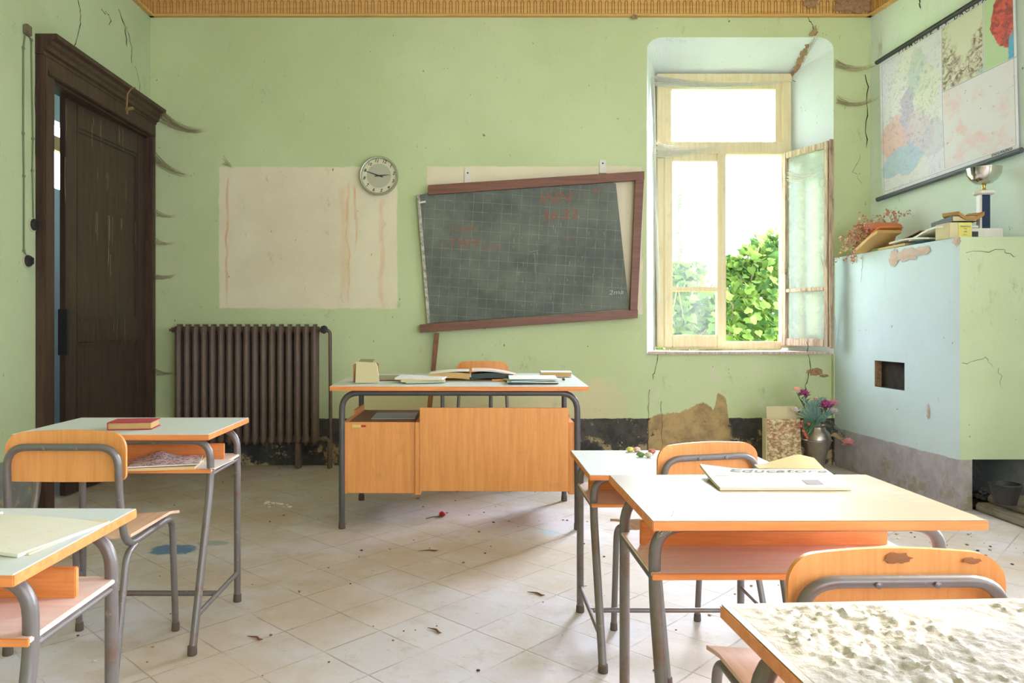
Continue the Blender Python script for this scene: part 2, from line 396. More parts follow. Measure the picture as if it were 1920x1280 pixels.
M_GREYINK = M_simple('faded_grey_print', rgb(120, 116, 116), 0.8)
M_CHALKR = M_simple('red_chalk', rgb(146, 100, 82), 0.95); M_CHALKW = M_simple('white_chalk', rgb(176, 180, 172), 0.95)
M_TERRA = M_simple('terracotta', rgb(196, 120, 90), 0.8, var=0.6, scale=9, c2=rgb(178, 130, 104))
M_DRY = M_simple('dried_leaves', rgb(178, 120, 84), 0.9, var=0.9, scale=30, c2=rgb(212, 188, 166))
M_CHROME = M_simple('silver_cup_metal', rgb(210, 210, 205), 0.14, 1.0, 0.5, var=0.2, scale=10)
M_GOLD = M_simple('gold_metal', rgb(206, 178, 96), 0.25, 1.0)
M_MARBLE = M_simple('white_marble', rgb(222, 218, 208), 0.3, var=0.3, scale=20, c2=rgb(180, 170, 160))
M_NAVY = M_simple('navy_column', rgb(44, 58, 84), 0.3)
M_PEWTER = M_simple('brushed_pewter', rgb(168, 160, 150), 0.32, 0.9, 0.5, var=0.5, scale=12, c2=rgb(110, 96, 84))
M_WEB = M_simple('dusty_cobweb', rgb(160, 146, 116), 0.95)
M_WEBL = M_simple('pale_cobweb', rgb(212, 210, 200), 0.95)
M_WIRE = M_simple('painted_cable', rgb(120, 128, 96), 0.7)
def glassmat(name, milky, tint=(0.95, 1.0, 0.97, 1)):
    m = bpy.data.materials.new(name); m.use_nodes = True; nt = m.node_tree; nt.nodes.clear()
    out = nt.nodes.new('ShaderNodeOutputMaterial'); tr = nt.nodes.new('ShaderNodeBsdfTransparent'); tr.inputs[0].default_value = tint
    tl = nt.nodes.new('ShaderNodeBsdfTranslucent'); tl.inputs[0].default_value = (0.9, 0.93, 0.9, 1)
    df = nt.nodes.new('ShaderNodeBsdfDiffuse'); df.inputs[0].default_value = (0.85, 0.88, 0.84, 1)
    gl = nt.nodes.new('ShaderNodeBsdfGlossy'); gl.inputs['Roughness'].default_value = 0.08
    ns = nt.nodes.new('ShaderNodeTexNoise'); ns.inputs['Scale'].default_value = 9; ns.inputs['Detail'].default_value = 7
    tc = nt.nodes.new('ShaderNodeTexCoord'); nt.links.new(tc.outputs['Object'], ns.inputs[0])
    mr = nt.nodes.new('ShaderNodeMapRange'); nt.links.new(ns.outputs[0], mr.inputs[0])
    for i, v in enumerate((0.3, 0.75, milky*0.7, min(1, milky*1.4))): mr.inputs[i+1].default_value = v
    a = nt.nodes.new('ShaderNodeMixShader'); a.inputs[0].default_value = 0.45; nt.links.new(tl.outputs[0], a.inputs[1]); nt.links.new(df.outputs[0], a.inputs[2])
    b = nt.nodes.new('ShaderNodeMixShader'); nt.links.new(mr.outputs[0], b.inputs[0]); nt.links.new(tr.outputs[0], b.inputs[1]); nt.links.new(a.outputs[0], b.inputs[2])
    c = nt.nodes.new('ShaderNodeMixShader'); c.inputs[0].default_value = 0.04; nt.links.new(b.outputs[0], c.inputs[1]); nt.links.new(gl.outputs[0], c.inputs[2])
    nt.links.new(c.outputs[0], out.inputs[0]); return m
M_GLASS = glassmat('dusty_glass', 0.02); M_GLASSC = glassmat('clear_glass', 0.05); M_GLASSS = glassmat('streaked_glass', 0.25)

# ------------------------------------------------------------------ the room
XL = -2.558
def XR(D): return 3.17+0.118*(5.94-D)
ZC = 3.74; ZK = 3.56; Y0 = -2.2
bm = B(); box(bm, (-4.6, Y0-0.2, -0.1), (4.6, 6.0, 0)); tag(obj('floor', bm, M_FLOOR, smooth=False), kind='structure')
M_CEIL = M_simple('ceiling_plaster', rgb(222, 206, 172), 0.9, var=0.4, scale=3, c2=rgb(200, 180, 140))
bm = B(); box(bm, (-3.0, Y0-0.2, ZC), (4.6, 6.6, ZC+0.1)); tag(obj('ceiling', bm, M_CEIL, smooth=False), kind='structure')

# back wall with a splayed window recess that runs down to the floor
RX0, RX1, RZ = (1213-CX)*DB/F, (1563-CX)*DB/F, 3.403
DW = 6.30; WX0, WX1, WZ0, WZ1 = 1.555, 2.675, 0.905, 3.226
bm = B()
box(bm, (-2.9, DB, 0), (RX0, DB+0.06, ZC)); box(bm, (RX1, DB, 0), (3.6, DB+0.06, ZC)); box(bm, (RX0, DB, RZ), (RX1, DB+0.06, ZC))
r = 0.13
def arc(cx, cz, a0, a1, n=8): return [(cx+r*math.cos(a0+(a1-a0)*k/n), cz+r*math.sin(a0+(a1-a0)*k/n)*0.75) for k in range(n+1)]
la = arc(RX0+r, RZ-r*0.75, PI, PI/2); ra = arc(RX1-r, RZ-r*0.75, PI/2, 0)
for poly, corner in ((la, (RX0, RZ)), (ra, (RX1, RZ))):
    for a, b in zip(poly, poly[1:]): quad(bm, [(corner[0], DB, corner[1]), (a[0], DB, a[1]), (b[0], DB, b[1]), ((corner[0]+b[0])/2*0+corner[0], DB+0.001, corner[1])][:3])
outline = [(RX0, WZ0-0.02)]+la+ra+[(RX1, WZ0-0.02)]
def inner(u, z):
    t = (u-RX0)/(RX1-RX0); return (WX0+(WX1-WX0)*t, (WZ1 if z > RZ-0.14 else WZ0-0.02))
for i, (a, b) in enumerate(zip(outline, outline[1:])):
    ia = (WX0, WZ0-0.02) if i == 0 else inner(*a); ib = (WX1, WZ0-0.02) if i == len(outline)-2 else inner(*b)
    if i > 0 and i < 9: ia = (WX0+(a[0]-RX0)*0.8, WZ1) if i > 1 else (WX0, WZ1); ib = (WX0+(b[0]-RX0)*0.8, WZ1)
    if i == 0: ib = (WX0, WZ1)
    if i >= 9:
        if i == 9: ia = (WX0+0.8*r, WZ1)
        else: ia = (WX1-(RX1-a[0])*0.8, WZ1)
        ib = (WX1-(RX1-b[0])*0.8, WZ1)
    if i == len(outline)-2: ia = (WX1, WZ1); ib = (WX1, WZ0-0.02)
    quad(bm, [(a[0], DB, a[1]), (b[0], DB, b[1]), (ib[0], DW+0.02, ib[1]), (ia[0], DW+0.02, ia[1])], 1)
# outer masonry around the window hole
box(bm, (0.9, DW+0.02, 0), (WX0, DW+0.18, ZC), mi=1); box(bm, (WX1, DW+0.02, 0), (3.6, DW+0.18, ZC), mi=1)
box(bm, (WX0, DW+0.02, WZ1), (WX1, DW+0.18, ZC), mi=1)
box(bm, (RX0-0.001, 5.975, 0), (RX1+0.001, DW+0.18, WZ0-0.02))       # breast wall under the sill
Nb = (0, -1, 0); bw = lambda x, y, D=DB: P(x, y, D)
ribbon(bm, [bw(1489,0), bw(1497,22), bw(1512,32), bw(1522,44), bw(1524,58)], Nb, 0.014, 2, seed=3)
ribbon(bm, [bw(1512,640,5.975), bw(1520,690,5.975), bw(1512,712,5.975), bw(1508,740,5.975)], Nb, 0.014, 2, seed=5)
ribbon(bm, [bw(1236,660,5.975), bw(1228,690,5.975), bw(1224,712,5.975)], Nb, 0.010, 2, seed=6)
ribbon(bm, [bw(1240,752,5.975), bw(1242,790,5.975), bw(1241,840,5.975)], Nb, 0.008, 2, seed=7)
ribbon(bm, [bw(1622,140), bw(1628,200), bw(1624,278)], Nb, 0.016, 2, seed=8, jit=0.012)
ribbon(bm, [bw(1612,290), bw(1600,320), bw(1617,345)], Nb, 0.006, 2, seed=9, jit=0.012)
ribbon(bm, [bw(1218,730), bw(1214,790), bw(1215,838)], Nb, 0.008, 2, seed=10)
def blob(bm, c, nrm, w, h, seed, mi, n=26, lift=0.004):
    R = rnd(seed); c = Vector(c); nrm = Vector(nrm).normalized(); s = nrm.cross(Vector((0,0,1))).normalized(); u = s.cross(nrm)
    ctr = bm.verts.new(c+nrm*lift*2.5); ring = []
    for k in range(n):
        a = 2*PI*k/n; rr = 0.62+0.38*R.random(); ring.append(bm.verts.new(c+nrm*lift+s*math.cos(a)*w/2*rr+u*math.sin(a)*h/2*rr))
    for k in range(n): bm.faces.new((ctr, ring[k], ring[(k+1)%n])).material_index = mi
blob(bm, bw(1528, 697, 5.975), Nb, 0.16, 0.075, 12, 3); blob(bm, bw(1545, 704, 5.975), Nb, 0.09, 0.03, 13, 3)
# diagonal break across the reveal head
for k in range(6):
    t = k/5; p = bw(1524, 62).lerp(P(1486, 140, DW-0.01), t); blob(bm, p+Vector((0,-0.006,-0.012)), (0.1,-0.6,-0.8), 0.085-0.03*abs(t-0.3), 0.11, 20+k, 3, lift=0.003)
ribbon(bm, [P(1486,150,6.27), P(1500,160,6.22), P(1490,175,6.2)], (-0.6,-0.8,0), 0.012, 2, seed=30)
KEEP[0] = True
tag(obj('wall_back', bm, [MW_BACK, MW_REV, M_CRACK, M_RUBBLE], smooth=False), kind='structure')

# left wall with doorway
DZ = 2.62; DN, DF = 4.50, 5.885
bm = B(); T = 0.12
box(bm, (XL-T, Y0, 0), (XL, DN, ZC)); box(bm, (XL-T, DF, 0), (XL, DB+0.05, ZC)); box(bm, (XL-T, DN, DZ), (XL, DF, ZC))
def lw(px, py): D = XL*F/(px-CX); return Vector((XL, D, H-(py-CY)*D/F))
Nl = (1, 0, 0)
ribbon(bm, [lw(146,0), lw(152,30), lw(147,62), lw(136,96)], Nl, 0.014, 1, seed=1)
ribbon(bm, [lw(222,18), lw(234,50), lw(238,88)], Nl, 0.020, 1, seed=2)
ribbon(bm, [lw(237,50), lw(247,90), lw(246,120)], Nl, 0.014, 1, seed=4)
ribbon(bm, [lw(253,125), lw(261,150), lw(262,176)], Nl, 0.010, 1, seed=5)
ribbon(bm, [lw(190,20), lw(205,30), lw(207,48)], Nl, 0.012, 1, seed=6, jit=0.02)
ribbon(bm, [lw(66,90), lw(66,250), lw(68,430), lw(67,640), lw(70,800)], Nl, 0.012, 1, seed=7, jit=0.004)
tag(obj('wall_left', bm, [MW_LEFT, M_CRACK], smooth=False), kind='structure')

# right wall: diverging; the sun's window, plus an unseen rear window added for fill
a1 = math.atan(0.118); dirW = Vector((-0.118, 1, 0)).normalized(); nW = Vector((-1, -0.118, 0)).normalized()
def wr(D, z, off=0.0): return Vector((XR(D), D, z))+nW*off
bm = B()
def wslab(D0, D1, z0, z1, th=0.35):
    prism(bm, [(D0, z0), (D1, z0), (D1, z1), (D0, z1)], lambda u, v, t: wr(u, v, -t), 0, th)
wins = [(2.12, 3.12), (-1.25, -0.25)]
wslab(3.12, 6.05, 0, ZC, 0.15)
for D0, D1, z0, z1 in ((Y0, -1.25, 0, ZC), (-0.25, 2.12, 0, ZC), (-1.25, -0.25, 0, 0.9), (-1.25, -0.25, 3.2, ZC), (2.12, 3.12, 0, 0.9), (2.12, 3.12, 3.2, ZC)): wslab(D0, D1, z0, z1, 0.15)
def rwp(px, py, off=0): D = 3.871/((px-CX)/F+0.118); return wr(D, H-(py-CY)*D/F, off)
ribbon(bm, [rwp(1655,2), rwp(1662,18)], nW, 0.01, 1, seed=3)
ribbon(bm, [rwp(1724,0), rwp(1726,18)], nW, 0.02, 1, seed=4)
tag(obj('wall_right', bm, [MW_RIGHT, M_CRACK], smooth=False), kind='structure')
# unseen wall behind the camera; its opening is added and sized for fill light
bm = B()
box(bm, (-2.9, Y0-0.15, 0), (0.9, Y0, ZC)); box(bm, (3.4, Y0-0.15, 0), (4.5, Y0, ZC)); box(bm, (0.9, Y0-0.15, 0), (3.4, Y0, 0.85)); box(bm, (0.9, Y0-0.15, 2.9), (3.4, Y0, ZC))
tag(obj('wall_rear', bm, MW_LEFT, smooth=False), kind='structure')

# fluted cornice
M_CORN = wood('ochre_cornice_paint', rgb(214, 174, 106), rgb(196, 150, 84), 'x', rough=0.7, dirt=0.35)
M_CORND = wood('ochre_groove', rgb(176, 124, 64), rgb(160, 108, 52), 'x', rough=0.8, dirt=0.3)
def cornice(bm, p0, p1, nrm):
    p0, p1, nrm = Vector(p0), Vector(p1), Vector(nrm).normalized(); d = (p1-p0); L = d.length; d.normalize()
    def fn(u, v, t): return p0+d*t+nrm*u+Vector((0,0,v))
    prism(bm, [(0,ZK), (0.035,ZK), (0.04,ZK+0.012), (0.03,ZK+0.02), (0.03,ZK+0.128), (0.05,ZK+0.136), (0.075,ZK+0.17), (0.10,ZC), (0,ZC)], fn, 0, L)
    n = int(L/0.051)
    for k in range(n):
        x = (k+0.5)*L/n; w = 0.013; z0, z1 = ZK+0.022, ZK+0.110; q = []
        pts = [(x-w, z0), (x-w, z1)]+[(x-w*math.cos(PI*j/5), z1+w*math.sin(PI*j/5)) for j in range(1, 5)]+[(x+w, z1), (x+w, z0)]
        pr = None
        for (a, z) in pts:
            s = 1 if a > x else -1
            cur = (bm.verts.new(p0+d*a+nrm*0.030+Vector((0,0,z))), bm.verts.new(p0+d*(x+(a-x)*0.86)+nrm*0.036+Vector((0,0,z-0.001))), bm.verts.new(p0+d*(x+(a-x)*0.55)+nrm*0.0305+Vector((0,0,z-0.006))))
            if pr:
                for i in range(2): bm.faces.new((pr[i], pr[i+1], cur[i+1], cur[i])).material_index = 1
            pr = cur
bm = B(); cornice(bm, (XL, DB, 0), (3.2, DB, 0), (0, -1, 0))
blob(bm, bw(1600, 12, DB-0.04), Nb, 0.42, 0.14, 41, 2, lift=0.012); blob(bm, bw(1520, 6, DB-0.04), Nb, 0.16, 0.1, 42, 2, lift=0.01); blob(bm, bw(1190, 32, DB-0.035), Nb, 0.07, 0.05, 43, 2, lift=0.006)
tag(obj('trim_1', bm, [M_CORN, M_CORND, M_RUBBLE]), kind='structure')
bm = B(); cornice(bm, (XL, Y0, 0), (XL, DB, 0), (1, 0, 0)); tag(obj('trim_2', bm, [M_CORN, M_CORND]), kind='structure')
bm = B(); cornice(bm, wr(DB, 0), wr(Y0, 0), nW); tag(obj('trim_3', bm, [M_CORN, M_CORND]), kind='structure')

# hall beyond the door
M_HALL = M_simple('hall_blue_paint', rgb(186, 198, 198), 0.8, var=0.2, scale=4)
M_HALLW = M_simple('hall_window_wood', rgb(206, 166, 110), 0.6)
bm = B(); xh = -3.8
for z0, z1 in ((0, 2.36), (2.98, ZC)): box(bm, (xh-0.1, 3.5, z0), (xh, 9, z1))
box(bm, (xh-0.1, 3.5, 2.36), (xh, 5.9, 2.98)); box(bm, (xh-0.1, 8.1, 2.36), (xh, 9, 2.98)); box(bm, (xh-0.06, 5.9, 2.72), (xh-0.02, 8.1, 2.85), mi=1); box(bm, (xh-0.1, 5.9, 2.36), (xh-0.06, 5.94, 2.98), mi=1); box(bm, (xh, 3.4, 0), (XL-0.14, 3.5, ZC)); box(bm, (xh-0.1, 3.4, ZC), (XL-0.14, 9, ZC+0.1)); box(bm, (xh, 9.0, -0.1), (XL-0.14, 9.1, ZC)); box(bm, (-2.8, 6.0, -0.1), (XL-0.14, 9.0, ZC)); box(bm, (xh, 6.0, -0.1), (-2.8, 9.0, 0))
tag(obj('wall_hall', bm, [M_HALL, M_HALLW], smooth=False), kind='structure')

# ------------------------------------------------------------------ door
door = thing('door_1', None, None, (XL, 5.2, 0), kind='structure')
bm = B()
x1 = XL+0.045
box(bm, (XL-0.10, DN-0.115, 0), (x1, DN, DZ+0.02), 0.006); box(bm, (XL-0.02, DN-0.125, 0), (x1+0.014, DN-0.095, DZ+0.08), 0.006); box(bm, (XL-0.10, DN, 0), (XL+0.012, DN+0.012, DZ), 0.003)
box(bm, (XL-0.10, DF-0.02, 0), (x1, DB-0.005, DZ+0.02), 0.006); box(bm, (XL-0.10, DN, DZ-0.035), (XL+0.02, DF, DZ), 0.003)
box(bm, (XL-0.02, DN-0.12, DZ-0.01), (x1, DB-0.005, DZ+0.10), 0.004)
box(bm, (XL-0.02, DN-0.09, DZ-0.022), (x1+0.012, DB-0.03, DZ+0.008), 0.006)
obj('casing', bm, M_DOORC, door)
bm = B()
prof = [(0, 2.705), (0.05, 2.705), (0.052, 2.722), (0.070, 2.730), (0.074, 2.752), (0.092, 2.765), (0.098, 2.785), (0.125, 2.797), (0.128, 2.822), (0, 2.822)]
prism(bm, prof, lambda u, v, t: Vector((XL+u, t, v)), DN-0.13, DB-0.004); obj('cornice', bm, M_DOORC, door, angle=20)
LM = Matrix.Translation((XL-0.012, DF-0.02, 0)) @ Matrix.Rotation(-math.radians(3.4), 4, 'Z')
def dl(y0, y1, z0, z1, x0, x1, bev=0.004):
    n0 = len(bm.verts); g = box(bm, (x0, -y1, z0), (x1, -y0, z1), bev)
    for v in g: v.co = LM @ v.co
bm = B(); LW = 1.035; LH = 2.60
for y0, y1, z0, z1 in ((0, 0.11, 0.01, LH), (LW-0.13, LW, 0.01, LH), (0.11, LW-0.13, LH-0.17, LH), (0.11, LW-0.13, 1.0, 1.15), (0.11, LW-0.13, 0.01, 0.22)): dl(y0, y1, z0, z1, -0.04, 0)
leaf = obj('door_leaf', bm, M_DOOR, door)
for z0, z1 in ((1.15, LH-0.17), (0.22, 1.0)):
    bm = B(); dl(0.10, LW-0.12, z0-0.01, z1+0.01, -0.032, -0.014, 0)
    for a in ((0.11, 0.135, z0, z1), (LW-0.155, LW-0.13, z0, z1), (0.11, LW-0.13, z1-0.025, z1), (0.11, LW-0.13, z0, z0+0.025)): dl(*a, -0.02, -0.003, 0.006)
    obj('door_panel', bm, M_DOOR, leaf)
bm = B(); dl(LW-0.03, LW+0.004, 0.92, 1.22, -0.05, 0.012); obj('lock', bm, M_IRON, leaf)
bm = B(); R = rnd(11)                       # runs of dried droppings and paint
for k in range(26):
    y = R.uniform(0.12, LW-0.05); z = R.choice([LH-0.03, LH-0.05, LH-0.10, 1.17, 1.9, 2.2]); L_ = R.uniform(0.03, 0.22)
    ribbon(bm, [LM @ Vector((0.0, -y, z)), LM @ Vector((0, -y-0.002, z-L_))], (1, -0.05, 0), R.uniform(0.004, 0.008), 0, 0.0015, k, 0.0015)
for (y, z0, z1) in ((0.52, 1.9, 1.55), (0.50, 1.62, 1.45), (0.53, 1.66, 1.5), (1.03, 2.55, 2.3), (1.04, 2.2, 1.9)):
    ribbon(bm, [LM @ Vector((0.0, -y, z0)), LM @ Vector((0, -y, z1))], (1, -0.05, 0), 0.009, 0, 0.002, int(y*100), 0.003)
KEEP[0] = True; obj('dried_runs', bm, M_simple('dried_runs', rgb(170, 154, 120), 0.9), leaf, smooth=False)

# ------------------------------------------------------------------ window
win = thing('window_1', None, None, ((WX0+WX1)/2, DW, WZ0), kind='structure')
def wbox(bm, px0, px1, py0, py1, d0, d1, bev=0.006, D=DW, mi=0):
    a = P(px0, py1, D); b = P(px1, py0, D); return box(bm, (a.x, d0, a.z), (b.x, d1, b.z), bev, mi)
bm = B()
wbox(bm, 1231, 1247, 155, 652, DW-0.03, DW+0.05); wbox(bm, 1464, 1481, 155, 652, DW-0.03, DW+0.05); wbox(bm, 1230, 1482, 140, 156, DW-0.032, DW+0.05)
wbox(bm, 1246, 1465, 640, 655, DW-0.02, DW+0.05); wbox(bm, 1240, 1470, 267, 291, DW-0.035, DW+0.05)
wbox(bm, 1246, 1259, 167, 268, DW-0.01, DW+0.03, 0.003); wbox(bm, 1453, 1465, 167, 268, DW-0.01, DW+0.03, 0.003); wbox(bm, 1246, 1465, 155, 168, DW-0.012, DW+0.031, 0.003)
obj('window_frame', bm, M_WINW, win)
bm = B(); wbox(bm, 1257, 1455, 166, 269, DW+0.008, DW+0.012, 0); obj('upper_pane', bm, M_GLASSC, win)
bm = B()
wbox(bm, 1243, 1259, 290, 650, DW-0.045, DW-0.005); wbox(bm, 1341, 1358, 290, 650, DW-0.05, DW+0.0); wbox(bm, 1258, 1342, 290, 304, DW-0.043, DW-0.007)
wbox(bm, 1258, 1342, 628, 650, DW-0.043, DW-0.007); wbox(bm, 1257, 1343, 538, 547, DW-0.04, DW-0.008)
ls = obj('closed_sash', bm, M_WINW, win)
for y0, y1 in ((303, 539), (546, 629)):
    bm = B(); wbox(bm, 1257, 1343, y0, y1, DW-0.026, DW-0.023, 0); obj('pane', bm, M_GLASS, ls)
# open sash swung into the room
HX, HY = P(1466, 300, DW-0.02).x, DW-0.04
ang = math.atan2(5.82-HY, 2.80-HX); SM = Matrix.Translation((HX, HY, 0)) @ Matrix.Rotation(ang, 4, 'Z'); SW = 0.485; SZ0, SZ1 = 0.945, 2.55
def sb(bm, x0, x1, z0, z1, y0=-0.022, y1=0.022, bev=0.004):
    for v in box(bm, (x0, y0, z0), (x1, y1, z1), bev): v.co = SM @ v.co
bm = B(); sb(bm, 0, 0.05, SZ0, SZ1); sb(bm, SW-0.055, SW, SZ0, SZ1); sb(bm, 0.05, SW-0.055, SZ1-0.05, SZ1); sb(bm, 0.05, SW-0.055, SZ0, SZ0+0.06); sb(bm, 0.05, SW-0.055, 1.385, 1.415)
sb(bm, SW, SW+0.014, SZ0-0.012, SZ1+0.01, -0.03, 0.014); sb(bm, SW-0.045, SW-0.01, SZ0, SZ1, -0.034, -0.02, 0.002)
rs = obj('open_sash', bm, M_SASH, win)
for z0, z1 in ((SZ0+0.055, 1.388), (1.412, SZ1-0.045)):
    bm = B(); sb(bm, 0.045, SW-0.05, z0, z1, -0.002, 0.001, 0); obj('pane', bm, M_GLASSS, rs)
bm = B(); sb(bm, SW-0.04, SW-0.02, 1.55, 1.67, 0.02, 0.035); obj('latch', bm, M_IRON, rs)
bm = B()
for z in (1.2, 1.9, 2.4): tube(bm, [(HX+0.008, HY-0.01, z), (HX+0.008, HY-0.01, z+0.08)], 0.008)
obj('hinge', bm, M_IRON, win)
bm = B()
vs = [(RX0+0.01, 5.945), (RX1-0.02, 5.945), (WX1, DW+0.03), (WX0, DW+0.03)]
prism(bm, vs, lambda u, v, t: Vector((u, v, t)), WZ0-0.024, WZ0-0.002)
obj('window_sill', bm, M_WEATH, win)
for k, (D0, D1) in enumerate(wins):          # frames of the side windows; the rear one is added for fill light
    w = thing('window_%d' % (k+2), None, None, wr((D0+D1)/2, 0.9), kind='structure')
    bm = B()
    def wf(d0, d1, z0, z1): prism(bm, [(d0, z0), (d1, z0), (d1, z1), (d0, z1)], lambda u, v, t: wr(u, v, -t), 0.06, 0.11)
    wf(D0, D0+0.05, 0.9, 3.2); wf(D1-0.05, D1, 0.9, 3.2); wf(D0, D1, 0.9, 0.95); wf(D0, D1, 3.15, 3.2)
    obj('window_frame', bm, M_WINW, w)

# ------------------------------------------------------------------ masonry stove / chimney breast
SX, SD, SZ = 2.94, 4.50, 1.648
sx0 = 2.885
def SXat(D): return sx0+(SX-sx0)*(DB-D)/(DB-SD)
stove = thing('masonry_stove', 'built-in plastered masonry stove, pale blue side and green front, in the right corner', 'stove', (3.1, 5.2, 0))
bm = B()
# blue side with a square soot hole
hn = [(1638, 677), (1697, 735)]
def sdp(px): # depth on side plane at pixel column
    t = (px-CX)/F; k = (SX-sx0)/(DB-SD); return (sx0+k*DB)/(t+k)
h0, h1 = sdp(1696), sdp(1640); hz0, hz1 = 1.12-(735-608)*h0/F+0.01, 1.12-(680-608)*h0/F
def sideq(D0, D1, z0, z1, mi=0, off=0): quad(bm, [(SXat(D0)+off, D0, z0), (SXat(D1)+off, D1, z0), (SXat(D1)+off, D1, z1), (SXat(D0)+off, D0, z1)], mi)
for D0, D1, z0, z1 in ((SD, h0, 0, SZ), (h1, DB, 0, SZ), (h0, h1, 0, hz0), (h0, h1, hz1, SZ)): sideq(D0, D1, z0, z1)
hd = 0.05
quad(bm, [(SXat(h0), h0, hz0), (SXat(h1), h1, hz0), (SXat(h1)+hd, h1, hz0), (SXat(h0)+hd, h0, hz0)], 2)
quad(bm, [(SXat(h0), h0, hz1), (SXat(h1), h1, hz1), (SXat(h1)+hd, h1, hz1), (SXat(h0)+hd, h0, hz1)], 2)
quad(bm, [(SXat(h1), h1, hz0), (SXat(h1), h1, hz1), (SXat(h1)+hd, h1, hz1), (SXat(h1)+hd, h1, hz0)], 3)
quad(bm, [(SXat(h0), h0, hz0), (SXat(h0), h0, hz1), (SXat(h0)+hd, h0, hz1), (SXat(h0)+hd, h0, hz0)], 2); sideq(h0, h1, hz0, hz1, 2, hd)
# green front with fireplace mouth
fx = XR(SD); mx0 = P(1823, 862, SD).x; mz = P(1823, 861, SD).z
quad(bm, [(SX, SD, 0), (mx0, SD, 0), (mx0, SD, SZ), (SX, SD, SZ)], 1); quad(bm, [(mx0, SD, mz), (fx+0.05, SD, mz), (fx+0.05, SD, SZ), (mx0, SD, SZ)], 1)
quad(bm, [(SX, SD, SZ), (fx+0.05, SD, SZ), (3.2, DB, SZ), (sx0, DB, SZ)], 4)
# fire chamber
cd = 0.6
quad(bm, [(mx0, SD, 0), (mx0, SD, mz), (mx0, SD+cd, mz), (mx0, SD+cd, 0)], 2); quad(bm, [(mx0, SD+cd, 0), (mx0, SD+cd, mz), (fx, SD+cd, mz), (fx, SD+cd, 0)], 2)
quad(bm, [(mx0, SD, mz), (fx, SD, mz), (fx, SD+cd, mz), (mx0, SD+cd, mz)], 2); quad(bm, [(mx0, SD, 0.02), (fx, SD, 0.02), (fx, SD+cd, 0.02), (mx0, SD+cd, 0.02)], 2)
ribbon(bm, [P(1811,474,SD), P(1880,468,SD), P(1905,480,SD)], Nb, 0.006, 5, seed=2, jit=0.01); ribbon(bm, [P(1803,680,SD), P(1850,672,SD), P(1862,690,SD)], Nb, 0.005, 5, seed=3, jit=0.01); ribbon(bm, [P(1872,690,SD), P(1880,730,SD)], Nb, 0.004, 5, seed=4, jit=0.01)
nS = (-1, -0.04, 0)
def sp(px, py): D = sdp(px); return Vector((SXat(D), D, H-(py-CY)*D/F))
for px, py, w, h, sd in ((1700, 478, 0.30, 0.10, 1), (1730, 470, 0.20, 0.07, 5), (1678, 484, 0.14, 0.14, 2), (1741, 772, 0.03, 0.12, 3), (1795, 452, 0.09, 0.06, 4), (1683, 766, 0.03, 0.02, 8)): blob(bm, sp(px, py), nS, w, h, sd+50, 6)
ribbon(bm, [sp(1616, 474), sp(1617, 500), sp(1614, 530)], nS, 0.006, 5, seed=9)
KEEP[0] = True
obj('stove_body', bm, [M_BLUE, M_STGREEN, M_SOOT, M_RUBBLE, MW_REV, M_CRACK, M_simple('pinkish_undercoat', rgb(206, 184, 170), 0.9, var=0.6, scale=30, c2=rgb(190, 160, 140))], stove, smooth=False)
M_BRICKD = M_simple('dirty_stone', rgb(146, 138, 126), 0.9, var=0.8, scale=12, c2=rgb(96, 86, 72), bump=0.6)
bm = B(); box(bm, (3.03, 4.02, 0), (3.52, 4.50, 0.05), 0.01); box(bm, (3.10, 4.10, 0.05), (3.56, 4.50, 0.095), 0.01); obj('hearth', bm, M_BRICKD, stove)

# ------------------------------------------------------------------ desks
def make_desk(name, label, group, top_mat, W=0.69, Dp=0.47, h=0.73):
    t = thing(name, label, 'desk', (0,0,0), group)
    hw = W/2; lx = hw-0.032; r = 0.0135; yf = 0.105; yb = Dp-0.05
    bm = B(); box(bm, (-hw, 0, h-0.021), (hw, Dp, h), 0.002)
    bm.faces.ensure_lookup_table()
    for f in bm.faces: f.material_index = 0 if f.calc_center_median().z > h-0.0012 else 1
    obj('tabletop', bm, [top_mat, M_EDGE], t)
    for s in (-1, 1):
        bm = B(); tube(bm, fillet([(s*0.001, yf, h-0.038), (s*lx, yf, h-0.038), (s*lx, yf+0.008, 0.55), (s*lx, -0.065, 0.012)], 0.085, 8), r, 12); obj('leg', bm, M_STEEL, t)
        bm = B(); tube(bm, fillet([(s*0.001, yb, h-0.038), (s*lx, yb, h-0.038), (s*lx, yb, 0.012)], 0.085, 8), r, 12); obj('leg', bm, M_STEEL, t)
        bm = B(); tube(bm, [(s*lx, -0.04, 0.115), (s*lx, yb, 0.115)], 0.009); tube(bm, [(s*lx, yf+0.01, 0.57), (s*lx, yb, 0.57)], 0.008); obj('side_rail', bm, M_STEEL, t)
        for y in (-0.067, yb):
            bm = B(); lathe(bm, [(0.0155, 0.0), (0.0165, 0.004), (0.0155, 0.03)], (s*lx, y, 0), 12); obj('foot_cap', bm, M_RUBBER, t)
    bm = B(); tube(bm, [(-lx, 0.19, 0.115), (lx, 0.19, 0.115)], 0.010); obj('crossbar', bm, M_STEEL, t)
    bm = B(); box(bm, (-lx-0.01, 0.085, 0.582), (lx+0.01, yb+0.01, 0.592), 0.002); obj('shelf', bm, [M_SHELF], t)
    bm = B(); box(bm, (-lx-0.012, 0.078, 0.580), (lx+0.012, 0.085, 0.593), 0.001); box(bm, (-lx+0.012, 0.29, 0.592), (lx-0.012, 0.305, 0.652), 0.002); obj('shelf_board', bm, M_EDGE, t)
    return t
def place(o, X, D, rz=0, sc=(1,1,1)): o.location = (X, D, 0); o.rotation_euler = (0,0,rz); o.scale = sc; return o
DG = 'single school desks'
deskA = make_desk('school_desk', 'school desk on the left carrying a closed red book, beside the radiator', DG, M_LAM, 0.69)
place(deskA, -1.262, 2.60, 0, (1.0, 1.0, 1.01))
